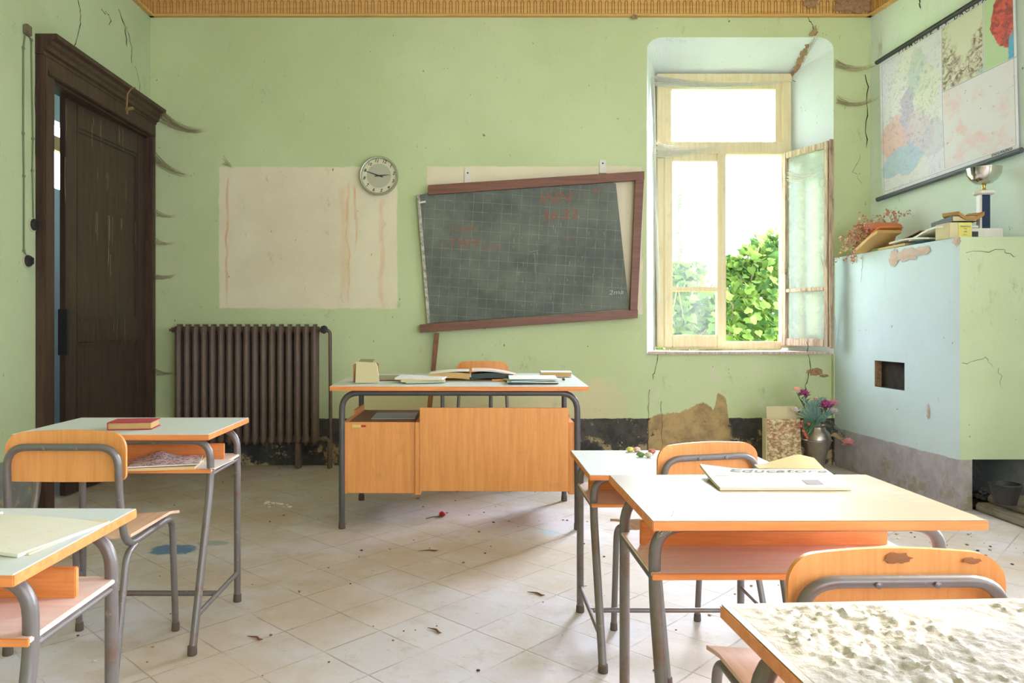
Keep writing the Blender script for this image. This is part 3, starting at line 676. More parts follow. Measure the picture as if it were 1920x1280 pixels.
deskC = make_desk('school_desk', 'sunlit dusty school desk with the folded newspaper on top', DG, M_LAMD)
place(deskC, 0.713, 1.525, math.radians(0.4), (1, 1, 0.985))
deskB = dup(deskA, (0.735, 2.475, 0), 0, (1.0, 1.04, 0.85), 'low school desk with small chalk crumbs, just right of the teacher desk')
deskD = dup(deskA, (-1.09, 1.20, 0), math.radians(-0.5), (1.03, 0.92, 0.985), 'nearest left school desk with an open exercise book, cropped by the frame')
deskE = make_desk('school_desk', 'nearest right school desk covered in thick lumpy dust', DG, M_LAMD)
place(deskE, 0.762, 0.606, math.radians(3.2), (1.1, 1.04, 0.985))
# thick dust lumps on the nearest desk
bm = B(); nx, ny = 220, 145; hw = 0.333; vs = []
for j in range(ny+1):
    for i in range(nx+1):
        x = -hw+2*hw*i/nx; y = 0.006+0.458*j/ny
        e = min(1, min(x+hw, hw-x)*40, min(y-0.006, 0.464-y)*40)
        n = mnoise.fractal(Vector((x*44, y*44, 1.3)), 0.8, 2.1, 4); q = mnoise.noise(Vector((x*105, y*105, 5)))
        z = 0.7302+max(0, (0.0035+n*0.0055+max(0, q)*0.0055)*(0.25+0.75*min(1, max(0, mnoise.noise(Vector((x*7, y*7, 9)))*1.6+0.6))))*max(0, e)
        vs.append(bm.verts.new((x, y, z)))
for j in range(ny):
    for i in range(nx): a = j*(nx+1)+i; bm.faces.new((vs[a], vs[a+1], vs[a+nx+2], vs[a+nx+1]))
o = obj('dust_layer', bm, M_DUST, deskE); o['kind'] = 'stuff'; o['label'] = 'thick lumpy dust on the tabletop'

# ------------------------------------------------------------------ chairs
def make_chair(label, group, worn=False):
    t = thing('school_chair', label, 'chair', (0,0,0), group)
    hw = 0.172; r = 0.0115
    bm = B()
    path = [(0, 0.0, 0.742), (hw, 0.0, 0.742), (hw, 0.005, 0.60), (hw+0.008, 0.03, 0.425), (hw+0.006, 0.40, 0.428), (hw+0.004, 0.435, 0.02)]
    tube(bm, fillet([(-x, y, z) for x, y, z in path[:0:-1]]+path[1:], 0.065, 8), r, 12)
    obj('tube_frame', bm, M_STEEL, t)
    for s in (-1, 1):
        bm = B(); tube(bm, fillet([(s*(hw+0.008), 0.10, 0.415), (s*(hw+0.010), 0.035, 0.40), (s*(hw+0.022), -0.075, 0.02)], 0.04), 0.0105, 12); obj('rear_leg', bm, M_STEEL, t)
        bm = B()
        for (x, y) in ((hw+0.022, -0.075), (hw+0.004, 0.435)): lathe(bm, [(0.0135, 0), (0.0145, 0.004), (0.013, 0.03)], (s*x, y, 0), 12)
        obj('foot_cap', bm, M_RUBBER, t)
    bm = B(); W = 0.375; n = 30; z0, z1 = 0.632, 0.785
    def outline():
        pts = []; rr = 0.045; rb = 0.02
        for (cx, cz, a0, rad) in ((W/2-rr, z1-rr, 0, rr), (-W/2+rr, z1-rr, 90, rr), (-W/2+rb, z0+rb, 180, rb), (W/2-rb, z0+rb, 270, rb)):
            for k in range(7):
                a = math.radians(a0+15*k); pts.append((cx+rad*math.cos(a), cz+rad*math.sin(a)))
        return pts
    # grid-like strips so the curved back stays smooth
    cols = []
    for i in range(n+1):
        x = -W/2*math.cos(PI*i/n); d = W/2-abs(x); rr = 0.05; rb = 0.022
        zt = z1-(rr-math.sqrt(max(0, rr*rr-(rr-d)**2)) if d < rr else 0)+0.004*math.cos(x*12); zb = z0+(rb-math.sqrt(max(0, rb*rb-(rb-d)**2)) if d < rb else 0)-0.006*math.cos(x*9)
        y = 0.017+0.030*(1-(2*x/W)**2)*0.8
        cols.append([bm.verts.new((x, y+dy, zb+(zt-zb)*k/4 if True else 0)) for dy in (0, 0.011) for k in range(5)])
    for a, b in zip(cols, cols[1:]):
        for k in range(4): bm.faces.new((a[k], b[k], b[k+1], a[k+1])); bm.faces.new((a[5+k], a[6+k], b[6+k], b[5+k]))
        bm.faces.new((a[4], b[4], b[9], a[9])); bm.faces.new((a[0], a[5], b[5], b[0]))
    for c in (cols[0], cols[-1]): bm.faces.new([c[k] for k in (0,1,2,3,4,9,8,7,6,5)])
    bk = obj('backrest', bm, M_ORANGE, t)
    bm = B()
    sheet(bm, 0.385, 0.39, 0.010, TR((0, 0.235, 0.437)), 14, 14, lambda u, v: 0.010*(2*u-1)**2-0.016*max(0, v-0.8)/0.2*1.0+0.006*(1-v))
    obj('seat', bm, M_SEAT, t)
    bm = B()
    for s in (-1, 1): lathe(bm, [(0.006, 0), (0.006, 0.003), (0.002, 0.005)], (s*0.05, -0.0135, 0.74), 10, rot=Matrix.Rotation(PI/2, 3, 'X'))
    obj('rivet', bm, M_STEEL, t)
    return t
CG = 'tube-frame school chairs'
chairA = make_chair('orange-backed school chair at the left desk that carries the red book', CG)
place(chairA, -1.262, 2.30, 0, (1.0, 1, 1.0))
chairC = dup(chairA, (0.722, 1.25, 0), math.radians(1.5), (1.0, 0.95, 0.93), 'nearest school chair on the right, its orange back chipped along the top')
chairB = dup(chairA, (0.775, 2.42, 0), math.radians(14), (0.97, 0.85, 0.93), 'school chair pushed to the low desk, seen above the folded newspaper')
chairT = dup(chairA, P(905, 700, 5.15)*Vector((1,1,0)).x if False else (P(905, 700, 5.45).x, 5.45, 0), PI, (1.0, 1, 1.085), 'chair behind the teacher desk, only its rounded orange back showing')
# veneer chips on the nearest chair
ROOTLOC[chairC.name] = Vector((0,0,0))
bm = B()
for px, w, h, dz, sd in ((0.012, 0.055, 0.026, 0.775, 3), (0.135, 0.035, 0.014, 0.772, 5)):
    blob(bm, (px, 0.0375 if px < 0.1 else 0.0255, dz), (0, -1, 0), w, h, sd, 0, n=20, lift=0.0006)
bmesh.ops.translate(bm, verts=bm.verts, vec=(0,0.0,-0.003)); KEEP[0] = True
o = obj('chipped_veneer', bm, M_simple('bare_wood_chip', rgb(150, 100, 64), 0.8), chairC, smooth=False)

# ------------------------------------------------------------------ teacher desk
TX, TD = -0.07, 4.03
td = thing('teacher_desk', 'wide teacher desk with orange panels and a drawer pedestal, in front of the blackboard', 'desk', (0,0,0))
hz = 0.785; hb = 0.803; TW = 1.40; TDp = 0.83
def tz(y): return hz+(hb-hz)*y/TDp
bm = B()
prism(bm, [(0, 0), (TDp, 0), (TDp, 1), (0, 1)], lambda u, v, t: Vector((t, u, tz(u)-0.024+0.024*v)), -TW/2, TW/2)
for f in bm.faces: f.material_index = 1
bmesh.ops.recalc_face_normals(bm, faces=bm.faces)
for f in bm.faces:
    if f.normal.z > 0.9: f.material_index = 0
obj('tabletop', bm, [M_LAM, M_EDGE], td, smooth=False)
lx = 0.645
for (y, nm) in ((0.06, 'f'), (0.72, 'b')):
    for s in (-1, 1):
        z = tz(y)-0.041; bm = B(); tube(bm, fillet([(0, y, z), (s*lx, y, z), (s*lx, y, 0.01)], 0.10, 8), 0.0165, 12); obj('leg', bm, M_STEELD, td)
        bm = B(); lathe(bm, [(0.018, 0), (0.0195, 0.004), (0.018, 0.035)], (s*lx, y, 0), 12); obj('foot_cap', bm, M_RUBBER, td)
for s in (-0.095, 0.172):
    bm = B(); tube(bm, [(s, 0.10, 0.50), (s, 0.10, 0.755)], 0.0105); obj('strut', bm, M_STEELD, td)
bm = B()
for s in (-1, 1): tube(bm, [(s*lx, 0.06, 0.40), (s*lx, 0.72, 0.40)], 0.012)
obj('side_rail', bm, M_STEELD, td)
# pedestal at left: side boards, front panel, top tray
pxa, pxb = -0.645+0.006, -0.212; z0, z1 = 0.19, 0.583
bm = B(); box(bm, (pxa, 0.062, z0), (pxa+0.022, 0.70, z1+0.002), 0.002); box(bm, (pxb-0.03, 0.052, z0-0.002), (pxb, 0.70, z1+0.002), 0.002)
box(bm, (pxa, 0.40, z1), (pxa+0.014, 0.71, z1+0.03), 0.002); box(bm, (pxa+0.02, 0.69, z0), (pxb-0.03, 0.70, z1-0.01), 0.002)
obj('pedestal_side', bm, M_ORANGE, td)
bm = B(); box(bm, (pxa+0.022, 0.066, z0+0.003), (pxb-0.03, 0.08, z1), 0.002); fp = obj('pedestal_panel', bm, M_ORANGE, td)
bm = B(); box(bm, (pxa+0.02, 0.08, z1-0.012), (pxb-0.03, 0.69, z1-0.004), 0.001); obj('pedestal_top', bm, M_simple('dusty_pedestal_top', rgb(150, 122, 92), 0.8, var=0.5, scale=8, c2=rgb(120, 104, 84)), td)
bm = B(); box(bm, (pxa+0.05, 0.0645, z1-0.028), (pxa+0.095, 0.066, z1-0.014)); box(bm, (pxa+0.10, 0.0645, z1-0.027), (pxa+0.125, 0.066, z1-0.016), mi=1); obj('sticker', bm, [M_YEL, M_RED], fp)
bm = B(); box(bm, (-0.216, 0.045, 0.21), (0.595, 0.062, 0.665), 0.002); obj('modesty_panel', bm, M_ORANGE, td)
bm = B(); box(bm, (0.597, 0.062, 0.19), (0.628, 0.68, 0.585), 0.002); box(bm, (0.60, 0.10, 0.585), (0.606, 0.30, 0.62), 0.001, rot=Matrix.Rotation(0.2, 3, 'Y')); obj('right_panel', bm, M_ORANGE, td)
place(td, TX, TD, math.radians(-0.8))
def tdz(D): return tz(D-TD)
# sheet lying on the pedestal
bm = B(); q = P(742, 781, 4.45); sheet(bm, 0.25, 0.30, 0.002, TR((q.x+0.0, 4.42, 0.5795), 0.02)); solo('paper_sheet', bm, M_PAPERB, 'pale sheet lying on the drawer pedestal under the teacher desk top', 'paper')

# ------------------------------------------------------------------ books and papers
def book(name, label, cat, c, w, d, h, rz, cover, pages, group=None, rx=0, ry=0):
    t = thing(name, label, cat, c, group); M = TR(c, rz, rx, ry)
    bm = B()
    for v in box(bm, (-w/2, -d/2, 0), (w/2, d/2, 0.003), 0.001)+box(bm, (-w/2, -d/2, h-0.003), (w/2, d/2, h), 0.001)+box(bm, (-w/2, -d/2, 0), (-w/2+0.003, d/2, h), 0.001): v.co = M @ v.co
    obj('cover', bm, cover, t)
    bm = B()
    for v in box(bm, (-w/2+0.003, -d/2+0.004, 0.003), (w/2-0.005, d/2-0.004, h-0.003), 0.001): v.co = M @ v.co
    obj('page_block', bm, pages, t); return t
EPS = 0.0008
# red book on the left desk
c = P(252, 800, 2.76); zA = 0.73*1.01
book('book', 'closed red cloth-covered book on the left school desk', 'book', (c.x, 2.76, zA+EPS), 0.155, 0.115, 0.028, math.radians(8), M_RED, M_TAN)
# teacher desk contents
def on(px, D): return (P(px, 0, D).x, D, tdz(D)+0.002)
t = thing('card_box', 'small cream cardboard box with a sloping front on the teacher desk left end', 'box', on(688, 4.2))
c = Vector(on(688, 4.24))
bm = B(); box(bm, c+Vector((-0.075,-0.02,0)), c+Vector((-0.062,0.10,0.105)), 0.004); box(bm, c+Vector((-0.075,0.085,0)), c+Vector((0.055,0.10,0.105)), 0.004); box(bm, c+Vector((-0.07,-0.0,0.0)), c+Vector((0.05,0.09,0.09)), 0.004)
obj('box_body', bm, M_KRAFT, t)
bm = B(); prism(bm, [(-0.058, 0), (0.075, 0), (0.064, 0.09), (0.05, 0.112), (-0.06, 0.118)], lambda u, v, t_: c+Vector((u, -0.052+v*0.33+t_, v)), 0, 0.014); obj('front_card', bm, M_CREAMC, t)
bm = B(); box(bm, c+Vector((-0.045,-0.005,0.118)), c+Vector((0.035,0.06,0.124)), 0.001, rot=Matrix.Rotation(0.15, 3, 'X')); obj('loose_card', bm, M_OLIVE, t)
D_ = 4.42; c = on(731, D_); bm = B(); sheet(bm, 0.13, 0.16, 0.007, TR(c, 0.2), fn=lambda u, v: 0.012*v); solo('booklet', bm, M_OLIVE, 'olive green booklet behind the small cardboard box', 'booklet')
def stack(px, D, items, name, labels, cat, group=None):
    z = 0
    for k, (w, d, h, rz, m, fn) in enumerate(items):
        c = Vector(on(px, D)); c.z += z; bm = B(); sheet(bm, w, d, h, TR(c+Vector((0.008*(k%2), 0, 0)), rz), fn=fn); z += h+0.0008+(0.002 if fn else 0); solo(name, bm, m, labels[k], cat, group)
stack(790, 4.27, [(0.22, 0.19, 0.004, 0.3, M_PAPERB, None), (0.25, 0.17, 0.012, 0.10, M_PAPERY, None), (0.27, 0.18, 0.010, -0.12, M_PAPERL, lambda u, v: 0.010*u*u*0+0.008*(1-u)*v)], 'exercise_book',
      ['pale green exercise book at the bottom of the left pile on the teacher desk', 'yellow-edged exercise book in the middle of the left pile on the teacher desk', 'printed grey magazine topping the left pile on the teacher desk'], 'booklet', 'left pile on the teacher desk')
# the big open book
t = thing('open_book', 'large thick open book, pages sagging, at the middle of the teacher desk', 'book', on(888, 4.45))
c = Vector(on(882, 4.45))
def half(s, w, h0, dz, mat, nm, cov):
    bm = B(); sheet(bm, w, 0.21, h0, TR(c+Vector((s*(w/2+0.004), 0, 0.003)), 0, 0, s*dz), 14, 6, lambda u, v: 0.008*math.sin(PI*(u if s > 0 else 1-u))); obj(nm, bm, mat, t)
    bm = B(); sheet(bm, w+0.008, 0.22, 0.003, TR(c+Vector((s*(w/2+0.004), 0, -0.001)), 0, 0, s*dz)); obj('cover', bm, cov, t)
half(-1, 0.235, 0.034, 0.0, M_TAN, 'page_block', M_BRCOV); half(1, 0.245, 0.030, -0.0, M_DKCOV, 'page_block', M_BRCOV)
bm = B(); sheet(bm, 0.235, 0.205, 0.003, TR(c+Vector((-0.124, 0, 0.050))), 12, 6, lambda u, v: 0.005*math.sin(PI*u)-0.016*(1-u)); obj('left_page', bm, M_PAPERL, t)
bm = B(); sheet(bm, 0.265, 0.205, 0.008, TR(c+Vector((0.142, 0, 0.045))), 12, 6, lambda u, v: 0.010*math.sin(PI*u)-0.030*u+0.006); obj('right_page', bm, M_PINKP, t)
bm = B(); p = Vector(on(937, 4.29)); tube(bm, [p+Vector((-0.045,0,0.007)), p+Vector((0.045,0.01,0.007))], 0.0055, 6); solo('pencil', bm, M_EDGE, 'orange pencil lying in front of the large open book', 'pencil')
stack(996, 4.24, [(0.28, 0.20, 0.004, 0.05, M_DKCOV, None), (0.29, 0.20, 0.006, -0.06, M_PAPERL, None), (0.28, 0.22, 0.004, 0.16, M_PAPERB, lambda u, v: 0.006*u), (0.27, 0.20, 0.005, -0.03, M_PAPER, lambda u, v: 0.006*v+0.004)], 'paper_sheaf',
      ['dark folder underneath the white papers on the teacher desk right half', 'printed sheets just above the dark folder on the teacher desk', 'pale turquoise folder fanned out below the topmost white paper', 'topmost white paper of the right pile on the teacher desk'], 'papers', 'right pile on the teacher desk')
book('book', 'thick closed book with a white cover near the teacher desk back right corner', 'book', tuple(Vector(on(1042, 4.62))), 0.19, 0.14, 0.030, -0.05, M_PAPER, M_TAN)
bm = B(); sheet(bm, 0.06, 0.05, 0.003, TR(on(1002, 4.56), 0.4)); solo('paper_scrap', bm, M_OLIVE, 'small olive scrap beside the white-covered book', 'paper')
bm = B(); lathe(bm, [(0.008, 0), (0.011, 0.006), (0.006, 0.014)], on(1057, 4.36), 8); solo('acorn', bm, M_BROWN, 'tiny brown nut near the teacher desk right end', 'nut')

# newspaper on desk C
zC = 0.73*0.985
M_NEWS = paper('folded_newspaper', rgb(228, 222, 196), 0)
t = thing('newspaper', 'folded yellowed newspaper with script masthead on the sunlit desk', 'newspaper', (0.68, 1.72, zC+EPS))
nc = Vector((0.655, 1.70, zC+EPS))
def nb(u, v): return 0.004+0.030*max(0, (0.55-u))**2*2*(v)+0.004*math.sin(u*5)*v
Mn = TR(nc+Vector((0,0,0)), math.radians(-6))
# outline follows the four page corners seen on the desk
def dpt(px, py, z=zC+EPS): D = (H-z)*F/(py-CY); return Vector(((px-CX)*D/F, D, z))
A_, B_, C_, D__ = dpt(1350, 919), dpt(1596, 919), dpt(1548, 884), dpt(1312, 887)
bm = B(); L = bm.loops.layers.uv.verify(); n = 16
def bil(u, v, dz): p = A_.lerp(B_, u).lerp(D__.lerp(C_, u), v); return p+Vector((0, 0, dz+0.035*max(0, 0.28-u)*v**2*1.2+0.006*v*(1-u)))
for lay, mi in ((0.0, 0), (0.004, 0)):
    g = [[bm.verts.new(bil(i/n, j/n, lay)) for i in range(n+1)] for j in range(n+1)]
    g2 = [[bm.verts.new(bil(i/n, j/n, lay+0.0035)) for i in range(n+1)] for j in range(n+1)]
    for j in range(n):
        for i in range(n):
            f = bm.faces.new((g2[j][i], g2[j][i+1], g2[j+1][i+1], g2[j+1][i]))
            for l, q in zip(f.loops, ((i, j), (i+1, j), (i+1, j+1), (i, j+1))): l[L].uv = (q[0]/n, q[1]/n)
            bm.faces.new((g[j][i], g[j+1][i], g[j+1][i+1], g[j][i+1]))
    for i in range(n): bm.faces.new((g[0][i], g[0][i+1], g2[0][i+1], g2[0][i])); bm.faces.new((g[n][i], g2[n][i], g2[n][i+1], g[n][i+1])); bm.faces.new((g[i][0], g2[i][0], g2[i+1][0], g[i+1][0])); bm.faces.new((g[i][n], g[i+1][n], g2[i+1][n], g2[i][n]))
obj('folded_sheets', bm, M_NEWS, t)
# raised back flap curling up
bm = B(); L = bm.loops.layers.uv.verify()
fa = bil(0.46, 0.97, 0.009); fb = bil(0.985, 0.97, 0.009); fl = []
for i in range(9):
    u = i/8; b0 = fa.lerp(fb, u); hgt = 0.004+0.026*max(0, (1-abs(u-0.72)/0.60)); fl.append((b0, b0+Vector((0.0, 0.03+0.03*u, hgt))))
tp = [bm.verts.new(b) for a, b in fl]; bt = [bm.verts.new(a) for a, b in fl]; tq = [bm.verts.new(b+Vector((0,0.0015,0.001))) for a, b in fl]; bq = [bm.verts.new(a+Vector((0,0.0015,0.001))) for a, b in fl]
for i in range(8): bm.faces.new((bt[i], bt[i+1], tp[i+1], tp[i])); bm.faces.new((bq[i+1], bq[i], tq[i], tq[i+1])); bm.faces.new((tp[i], tp[i+1], tq[i+1], tq[i]))
obj('raised_flap', bm, M_PAPERY, t)
bm = B(); vx = (B_-A_).normalized(); vy = (D__-A_); vy = (vy-vx*vy.dot(vx)).normalized()
def npos(u, v): return bil(u, v, 0.0085)
def on_news(bm, body, size, u, v, sx=1, sh=0.0, off=0):
    # lettering draped on the page: every vertex follows the page surface
    tmp = B(); text_bm(tmp, body, size, Matrix(), 0.0, sh, 0, sx, off)
    me = bpy.data.meshes.new('x'); tmp.to_mesh(me); tmp.free(); n0 = len(bm.verts); bm.from_mesh(me); bpy.data.meshes.remove(me); bm.verts.ensure_lookup_table()
    Wd = (B_-A_).length; Hd = (D__-A_).length
    for q in bm.verts[n0:]: q.co = npos(u+q.co.x/Wd, v+q.co.y/Hd)
on_news(bm, 'Educatore', 0.052, 0.58, 0.84, 1.15, 0.35, 0.0006)
R = rnd(4)
for cxx in (0.10, 0.27, 0.44, 0.58, 0.90):
    for k in range(7):
        u0 = cxx-0.06; v0 = 0.10+k*0.07
        if cxx == 0.90 and k < 3: continue

        a = [npos(u0, v0), npos(u0+0.12, v0), npos(u0+0.12, v0+0.012), npos(u0, v0+0.012)]
        if k % 3 == 0: quad(bm, a)
quad(bm, [npos(0.69, 0.12), npos(0.82, 0.12), npos(0.82, 0.36), npos(0.69, 0.36)])
KEEP[0] = True; obj('print', bm, M_GREYINK, t, smooth=False)

# exercise book on desk D
zD = 0.73*0.985
t = thing('exercise_book', 'open exercise book with a pencil-sketched page on the nearest left desk', 'booklet', (-0.86, 1.30, zD+EPS))
bm = B(); Mx = TR((-0.90, 1.42, zD+EPS), math.radians(-14)); sheet(bm, 0.30, 0.21, 0.006, Mx, fn=lambda u, v: 0.004*math.sin(PI*u)); obj('pages', bm, paper('sketched_page', rgb(214, 210, 190), 8, rgb(120, 112, 100), 0.62), t)
bm = B(); sheet(bm, 0.31, 0.22, 0.003, TR((-0.905, 1.43, zD+EPS*0.5), math.radians(-9))); obj('cover', bm, M_CREAMC, t)
bm = B(); sheet(bm, 0.30, 0.20, 0.005, TR((-1.15, 1.50, zD+EPS+0.004), math.radians(-14)), fn=lambda u, v: 0.008*math.sin(PI*u)); obj('left_pages', bm, M_PAPER, t)
# magazines in the shelf of desk A
zs = 0.592*1.01
def draw_mat():
    m = Mat('magazine_drawing', 0.7, 0, 0.3); n = m.noise(5, 4, 0.6, uv=True, dist=2.5)
    c = m.mix(n.r(0.50, 0.54)*n.r(0.60, 0.56), rgb(226, 220, 212), rgb(84, 80, 86)); n2 = m.noise(4, 3, 0.5, uv=True, off=(3,3,0), dist=1.0)
    c = m.mix(n2.r(0.60, 0.66, 0, 0.8), c, rgb(206, 120, 100)); m.col(c); return m.mat
bm = B(); sheet(bm, 0.25, 0.20, 0.010, TR((-1.135, 2.765, zs+EPS), 0.15)); solo('magazine', bm, M_PAPERY, 'yellow-edged magazine lying lowest on the shelf under the red-book desk', 'magazine', 'magazines on the desk shelf')
bm = B(); sheet(bm, 0.24, 0.19, 0.004, TR((-1.13, 2.768, zs+0.0125), 0.28), fn=lambda u, v: 0.022*math.exp(-((u-0.35)/0.18)**2)*v+0.001); solo('magazine', bm, draw_mat(), 'magazine with a blue and red drawing, buckled, under the red-book desk', 'magazine', 'magazines on the desk shelf')
bm = B(); sheet(bm, 0.20, 0.17, 0.002, TR((-1.02, 2.79, zs+0.0012+0.0), -0.1), fn=lambda u, v: 0.0); solo('paper_sheet', bm, M_PAPER, 'blank white sheet at the right end of the shelf under the red-book desk', 'paper')
# chalk crumbs on the low desk
for k, (px, py, col, nm) in enumerate(((1181, 842, rgb(214, 206, 110), 'yellow'), (1194, 845, rgb(222, 180, 170), 'pink'), (1201, 856, rgb(120, 150, 84), 'green'), (1222, 850, rgb(196, 120, 110), 'red'), (1216, 857, rgb(220, 210, 190), 'white'))):
    z = 0.73*0.85; D = min(2.93, (H-z)*F/(py-CY)); c = ((px-CX)*D/F, D, z+EPS); bm = B(); R = rnd(k); lathe(bm, [(0.008, 0), (0.016, 0.006), (0.013, 0.014), (0.004, 0.018)], c, 7)
    for v in bm.verts: v.co += Vector((R.uniform(-1,1), R.uniform(-1,1), 0))*0.003
    solo('chalk_crumb', bm, M_simple(nm+'_chalk_crumb', col, 0.95), nm+' crumb of chalk on the low desk beside the teacher desk', 'chalk', 'chalk crumbs on the low desk')

# ------------------------------------------------------------------ wall clock
cc = P(710.5, 329.6, DB-0.03); cr = 0.153; FR = Matrix.Rotation(PI/2, 3, 'X')
clock = thing('wall_clock', 'round metal-rimmed wall clock hung askew above the beige patch', 'clock', (cc.x, cc.y, cc.z))
def disc_mat(p, ang=0): return Matrix.Translation(p) @ Matrix.Rotation(PI/2, 4, 'X') @ Matrix.Rotation(ang, 4, 'Z')
bm = B(); lathe(bm, [(cr-0.004, -0.03), (cr, -0.02), (cr, 0.012), (cr-0.006, 0.022), (cr-0.014, 0.020), (cr-0.018, 0.008), (cr-0.019, 0.002)], cc, 56, rot=FR, cap=False); obj('rim', bm, M_simple('worn_silver_rim', rgb(176, 180, 160), 0.4, 0.6), clock)
mf = Mat('clock_face', 0.6); dd = (mf.x.m('POWER', 2)+mf.z.m('POWER', 2)).m('SQRT')
mf.x  # local coordinates are centred on the clock
cf = mf.mix(dd.r(0.094, 0.098), rgb(178, 178, 156), rgb(212, 206, 176)); cf = mf.mix(mf.noise(12, 5, 0.6, (1, 1, 3)).r(0.56, 0.62, 0, 0.6)*dd.r(0.1, 0.09), cf, rgb(188, 168, 110)); mf.col(cf)
bm = B(); lathe(bm, [(cr-0.016, -0.002), (cr-0.016, 0.004)], cc, 56, rot=FR); obj('dial', bm, mf.mat, clock, smooth=False)
bm = B(); tilt = math.radians(-21)
for k in range(1, 13):
    a = PI/2-k*PI/6+tilt; rr = 0.118; text_bm(bm, str(k), 0.036 if k < 10 else 0.034, disc_mat(cc+Vector((rr*math.cos(a), -0.0052, rr*math.sin(a))), math.radians(-10)), 0.0004, 0.2, off=0.0006)
KEEP[0] = True; obj('numerals', bm, M_INK, clock, smooth=False)
def hand(tip, tail, w, off, nm):
    d = Vector((tip[0], 0, tip[1])); L_ = d.length; d.normalize(); s = Vector((-d.z, 0, d.x)); bm = B()
    prism(bm, [(-tail, -w*0.8), (-tail, w*0.8), (-tail*0.3, w), (L_*0.25, w), (L_, 0.0008), (L_, -0.0008), (L_*0.25, -w), (-tail*0.3, -w)], lambda u, v, t: cc+d*u+s*v+Vector((0, -off-t, 0)), 0, 0.001); obj(nm, bm, M_INK, clock, smooth=False)
hand((-0.127, 0.044), 0.035, 0.0042, 0.010, 'minute_hand'); hand((0.088, 0.008), 0.034, 0.0046, 0.008, 'hour_hand')
bm = B(); lathe(bm, [(0.005, 0.004), (0.005, 0.013)], cc, 12, rot=FR); obj('hub', bm, M_INK, clock)

# ------------------------------------------------------------------ blackboard
bb = thing('blackboard', 'crooked gridded blackboard slipping out of its broken brown frame', 'blackboard', P(990, 606, 5.88))
def slab(pp, D0, D1, nm, mat, par, bev=True):
    bm = B(); prism(bm, [(px, py) for px, py in pp], lambda u, v, t: Vector(((u-CX)*DB/F*0.992, t, H-(v-CY)*DB/F*0.992)), D0, D1)
    bmesh.ops.bevel(bm, geom=list(bm.edges), offset=0.002, segments=1, affect='EDGES'); return obj(nm, bm, mat, par)
def board_mat():
    m = Mat('slate_board', 0.75, 0, 0.25)
    a = math.radians(3.6); u = m.x*math.cos(a)-m.z*math.sin(a); v = m.z*math.cos(a)+m.x*math.sin(a)
    g = 0.0755
    gu = ((u+10).mod(g)/g-0.5).abs().r(0.478, 0.494); gv = ((v+10.02).mod(g)/g-0.5).abs().r(0.478, 0.494)
    n = m.noise(3, 6, 0.65); c = m.mix(n.r(0.3, 0.7), rgb(88, 94, 88), rgb(114, 118, 108))
    c = m.mix(m.noise(1.6, 4, 0.6, off=(3,0,1)).r(0.5, 0.7, 0, 0.5), c, rgb(132, 136, 120))
    c = m.mix(gu.max(gv)*m.noise(9, 4, 0.7, off=(1,1,1)).r(0.35, 0.7, 0.10, 0.65), c, rgb(176, 184, 172))
    c = m.mix(m.noise(34, 5, 0.8, (1.8, 1, 0.7), off=(4,0,0)).r(0.63, 0.72, 0, 0.6)*m.noise(2.2, 3, 0.5, off=(8,0,0)).r(0.42, 0.6), c, rgb(178, 176, 162))
    m.col(c); m.bump(n, 0.1, 0.002); return m.mat
slate = slab([(783, 366), (802, 362), (1140, 338), (1155, 344), (1180, 579), (803, 606)], 5.895, 5.912, 'slate', board_mat(), bb)
slab([(781, 366), (787, 366), (807, 606), (801, 606)], 5.893, 5.915, 'pale_edge', M_simple('chipped_white_edge', rgb(200, 196, 180), 0.9, var=1.0, scale=40, c2=rgb(80, 76, 70)), bb)
slab([(803, 348), (1207, 322), (1207, 338), (803, 366)], 5.865, 5.905, 'top_rail', M_BROWN, bb)
slab([(1190, 339), (1206.5, 337.5), (1194, 582), (1180, 582)], 5.867, 5.905, 'right_rail', M_BROWN, bb)
slab([(788, 608), (1194.5, 580.5), (1194.5, 596), (788, 623)], 5.860, 5.905, 'bottom_rail', M_BROWN, bb)
bm = B(); a = P(790, 379, 5.87); tube(bm, [a+Vector((-0.02, 0, -0.004)), a+Vector((0.035, -0.005, 0.004))], 0.008, 8); tube(bm, [a+Vector((0,0,0)), a+Vector((0,0.03,0))], 0.005, 8); obj('latch', bm, M_WHITE, bb)
# chalk writing left on the board
bm = B()
def ch(body, px, py, size, sx=1.0, rot=3.6, mi=0, sh=0.2): text_bm(bm, body, size, disc_mat(P(px, py, 5.8935), math.radians(rot)), 0.0002, sh, mi, sx)
ch('TAH', 868, 456, 0.095, 1.25); ch('uno,', 921, 462, 0.06, 1.3); ch('cos(', 870, 428, 0.07, 1.5); ch('36.32', 1048, 404, 0.11, 1.2); ch('K', 1116, 358, 0.09); ch('INN', 1040, 372, 0.12, 1.2)
ribbon(bm, [P(832, 458, 5.893), P(852, 450, 5.893)], Nb, 0.006, 0, 0.0005, 3, 0.002); ribbon(bm, [P(1028, 372, 5.893), P(1100, 354, 5.893)], Nb, 0.005, 0, 0.0005, 5, 0.002)
ch('8', 1066, 448, 0.04); R = rnd(8)
for k in range(7): ribbon(bm, [P(R.uniform(990, 1160), R.uniform(470, 560), 5.893)]+[P(R.uniform(990, 1160), R.uniform(470, 560), 5.893)][:0]+[], Nb, 0.004) if False else None
for k in range(46):
    px, py = R.uniform(960, 1165), R.uniform(400, 575); q = P(px, py, 5.8935); ribbon(bm, [q, q+Vector((R.uniform(-0.006, 0.006), 0, -R.uniform(0.01, 0.05)))], Nb, 0.004, 1, 0.0004, k, 0.001, 2)
ribbon(bm, [P(1002, 475, 5.8935), P(1004, 515, 5.8935)], Nb, 0.005, 1, 0.0005, 60, 0.002); ribbon(bm, [P(992, 473, 5.8935), P(1010, 469, 5.8935)], Nb, 0.005, 1, 0.0005, 61, 0.002)
